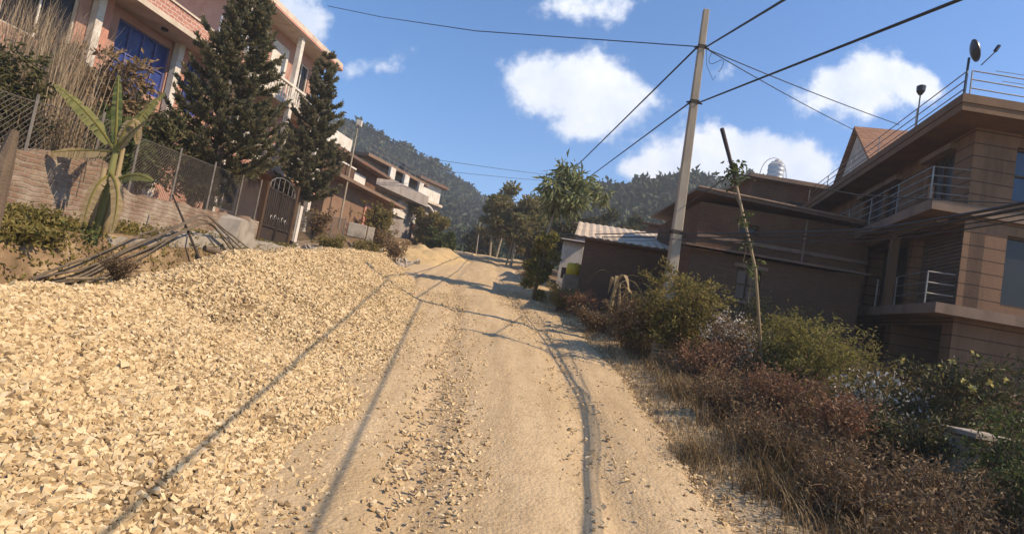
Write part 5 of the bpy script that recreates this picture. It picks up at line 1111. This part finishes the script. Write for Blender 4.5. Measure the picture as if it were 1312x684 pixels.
# ------------------------------------------------------------------ hills with forest
def hill(label, ridge, toe_d, trees, size, seed, name='forest'):
    """ridge: list of (u,v,distance) measured along the skyline; slopes down towards the road"""
    rg = np.random.default_rng(seed); Pk = np.array([at(*r) for r in ridge]); t = np.linspace(0, 1, 60); s = np.linspace(0, 1, len(Pk))
    top = np.stack([np.interp(t, s, Pk[:, i]) for i in range(3)], -1); foot = top.copy(); foot[:, :2] *= toe_d; foot[:, 2] = -2+np.minimum(6, .07*foot[:, 1]); back = top.copy(); back[:, :2] *= 1.45; back[:, 2] = -5
    k = np.linspace(0, 1, 26)[:, None, None]; A = foot[None]*(1-k)+top[None]*k; A[..., 2] += (top[None, :, 2]-foot[None, :, 2])*(-.10)*np.sin(np.pi*k[..., 0])
    k2 = np.linspace(.08, 1, 10)[:, None, None]; Bk = top[None]*(1-k2)+back[None]*k2; G = np.concatenate([A, Bk]); rn = vnoise(G[..., 0]*.03, G[..., 1]*.03, seed, 4); G[..., 2] += rn*size*2.2*np.sin(np.pi*np.clip(np.linspace(0, 1, len(G)), 0, 1))[:, None]
    tag(grid_mesh('hill', G[..., 0], G[..., 1], G[..., 2]-size*.7, M['hillsoil']), kind='structure')
    n = trees; i = rg.uniform(0, len(G)*.82-1.01, n); j = rg.uniform(0, 58.99, n); a = i.astype(int); b = j.astype(int); fi = (i-a)[:, None]; fj = (j-b)[:, None]
    c = (G[a, b]*(1-fj)+G[a, b+1]*fj)*(1-fi)+(G[a+1, b]*(1-fj)+G[a+1, b+1]*fj)*fi; c[:, 2] += rg.normal(-.1, .25, n)*size
    m = 46; rad = size*rg.uniform(.45, 1.0, n); dd = unit(rg.normal(size=(n, m, 3)))*(rg.random((n, m, 1))**.3); dd[..., 2] = np.abs(dd[..., 2])*1.15-.25
    C = (c[:, None]+dd*rad[:, None, None]).reshape(-1, 3); D = (dd+rg.normal(0, .5, dd.shape)).reshape(-1, 3); LL = np.repeat(rad, m)*rg.uniform(.35, .7, n*m)
    tag(quads(name, leafq(C, D, LL, LL*.75), M['l_hill']), label, 'forest', kind='stuff')
hill('dense green forest covering the hill on the left', [(60, 150, 190), (300, 140, 200), (440, 160, 215), (480, 182, 220), (520, 193, 230), (570, 220, 240), (605, 248, 250), (640, 278, 262), (700, 300, 275), (800, 330, 290)], .42, 3800, 4.6, 71)
hill('dark forest on the hill behind the sheds on the right', [(600, 300, 150), (660, 275, 150), (700, 262, 150), (745, 249, 150), (800, 245, 148), (850, 240, 146), (900, 236, 142), (960, 240, 140), (1010, 250, 138), (1100, 290, 135), (1300, 330, 130)], .5, 2600, 3.4, 72)
broad_tree('hill_tree', 'lone taller tree standing above the forest line left of the concrete pole', 833, 226, 130, 2.4, 2.4, 'l_dark', 1500, .9, .6, 'bark', .2, nclump=16, base=.5, seed=30)
broad_tree('hill_tree', 'rounded tree on the skyline right of the concrete pole', 905, 228, 126, 3.4, 2.2, 'l_dark', 1800, .9, .6, 'bark', .2, nclump=18, base=.4, seed=33)

# ------------------------------------------------------------------ light and sky
EL = R_(43); SUNDIR = np.array([1.0, -.32, 0]); SUNDIR /= np.linalg.norm(SUNDIR); SUNDIR = np.array([SUNDIR[0]*math.cos(EL), SUNDIR[1]*math.cos(EL), math.sin(EL)])
ld = bpy.data.lights.new('sun', 'SUN'); ld.energy = 5.0; ld.angle = R_(.5); ld.color = (1.0, .82, .60); lo = bpy.data.objects.new('sun', ld); COL.objects.link(lo)
lo.rotation_euler = Vector(SUNDIR).to_track_quat('Z', 'Y').to_euler()
wd = bpy.data.worlds.new('World'); scene.world = wd; wd.use_nodes = True; nt = wd.node_tree; nt.nodes.clear()
out = nd(nt, 'ShaderNodeOutputWorld'); bg = nd(nt, 'ShaderNodeBackground'); sky = nd(nt, 'ShaderNodeTexSky', sky_type='NISHITA', sun_disc=False)
sky.sun_elevation = EL; sky.sun_rotation = math.atan2(SUNDIR[0], SUNDIR[1]); sky.air_density = 1.0; sky.dust_density = .4; sky.ozone_density = 3.5; sky.altitude = 1200
STR = .12
tc = nd(nt, 'ShaderNodeTexCoord'); V = tc.outputs['Generated']
def vdot(c):
    n = nd(nt, 'ShaderNodeVectorMath', operation='DOT_PRODUCT'); lk(nt, V, n.inputs[0]); n.inputs[1].default_value = tuple(c); return n.outputs['Value']
def mth(op, a, b=None, c=None):
    n = nd(nt, 'ShaderNodeMath', operation=op)
    for i, x in enumerate((a, b, c)):
        if x is None: continue
        if hasattr(x, 'links'): lk(nt, x, n.inputs[i])
        else: n.inputs[i].default_value = x
    return n.outputs[0]
# cloud chart: a fixed patch of the sky, in tangent coordinates about one compass direction
g = mth('MAXIMUM', vdot(CF), .05); ca = mth('DIVIDE', vdot(CR), g); cb = mth('DIVIDE', vdot(CU), g)
cv = nd(nt, 'ShaderNodeCombineXYZ'); lk(nt, ca, cv.inputs[0]); lk(nt, cb, cv.inputs[1])
nz1 = noise(nt, cv.outputs[0], 9, 9, .62); nz2 = noise(nt, cv.outputs[0], 3.2, 4, .55)
CL = [(745, 110, 105, 50, .95), (695, 102, 60, 34, .6), (812, 135, 48, 30, .5), (745, 165, 52, 28, .6), (478, 82, 58, 22, .55), (455, 98, 30, 16, .4), (375, 25, 55, 46, 1.5), (755, 8, 95, 26, .85), (1108, 95, 62, 46, 1.15), (1085, 118, 60, 30, .7), (1186, 108, 26, 26, 1.0),
      (965, 205, 85, 50, 1.25), (880, 215, 70, 36, 1.0), (1020, 222, 55, 34, .8), (918, 88, 40, 28, .35), (820, 215, 30, 16, .4)]
dens = None
for u, v, ru, rv, st in CL:
    x = mth('DIVIDE', mth('SUBTRACT', ca, (u-656)/FPX), ru/FPX); yv = mth('DIVIDE', mth('SUBTRACT', cb, -(v-342)/FPX), rv/FPX)
    r2 = mth('MULTIPLY_ADD', x, x, mth('MULTIPLY', yv, yv)); e = mth('MULTIPLY', mth('EXPONENT', mth('MULTIPLY', r2, -.9)), st); dens = e if dens is None else mth('ADD', dens, e)
dn = mth('ADD', dens, mth('MULTIPLY_ADD', mth('SUBTRACT', nz1, .5), 2.3, mth('MULTIPLY', mth('SUBTRACT', nz2, .5), .7)))
fac = nd(nt, 'ShaderNodeMapRange', interpolation_type='SMOOTHSTEP'); fac.inputs[1].default_value = .46; fac.inputs[2].default_value = 1.02; lk(nt, dn, fac.inputs[0])
fr_ = mth('MULTIPLY', fac.outputs[0], mth('GREATER_THAN', vdot(CF), .12))
ccol = mixc(nt, ramp(nt, mth('ADD', mth('MULTIPLY', nz1, .6), mth('MULTIPLY', nz2, .5)), .42, .72), (5.0, 5.6, 6.8), (7.6, 7.6, 7.8))
hs = nd(nt, 'ShaderNodeHueSaturation'); hs.inputs['Saturation'].default_value = 1.26; hs.inputs['Value'].default_value = 1.3; lk(nt, sky.outputs[0], hs.inputs['Color'])
col = mixc(nt, mth('MULTIPLY', fr_, .95), hs.outputs[0], ccol)
lk(nt, col, bg.inputs[0]); bg.inputs[1].default_value = STR; lk(nt, bg.outputs[0], out.inputs[0])
# ------------------------------------------------------------------ air
HAZE = 0.0013
if HAZE:
    mb = MB(); mb.box((40, 180, 42), (760, 560, 112)); m_, nt2, o2 = mat_new('haze'); pv = nd(nt2, 'ShaderNodeVolumePrincipled'); pv.inputs['Density'].default_value = HAZE; pv.inputs['Color'].default_value = (.86, .88, .92, 1); pv.inputs['Anisotropy'].default_value = .2
    lk(nt2, pv.outputs[0], o2.inputs['Volume']); tag(mb.build('haze', m_), kind='stuff')
vs = scene.view_settings; vs.view_transform = 'Standard'; vs.look = 'None'; vs.exposure = 0.5; vs.gamma = 1.0; vs.use_curve_mapping = False
scene.cycles.max_bounces = 6; scene.cycles.transparent_max_bounces = 8
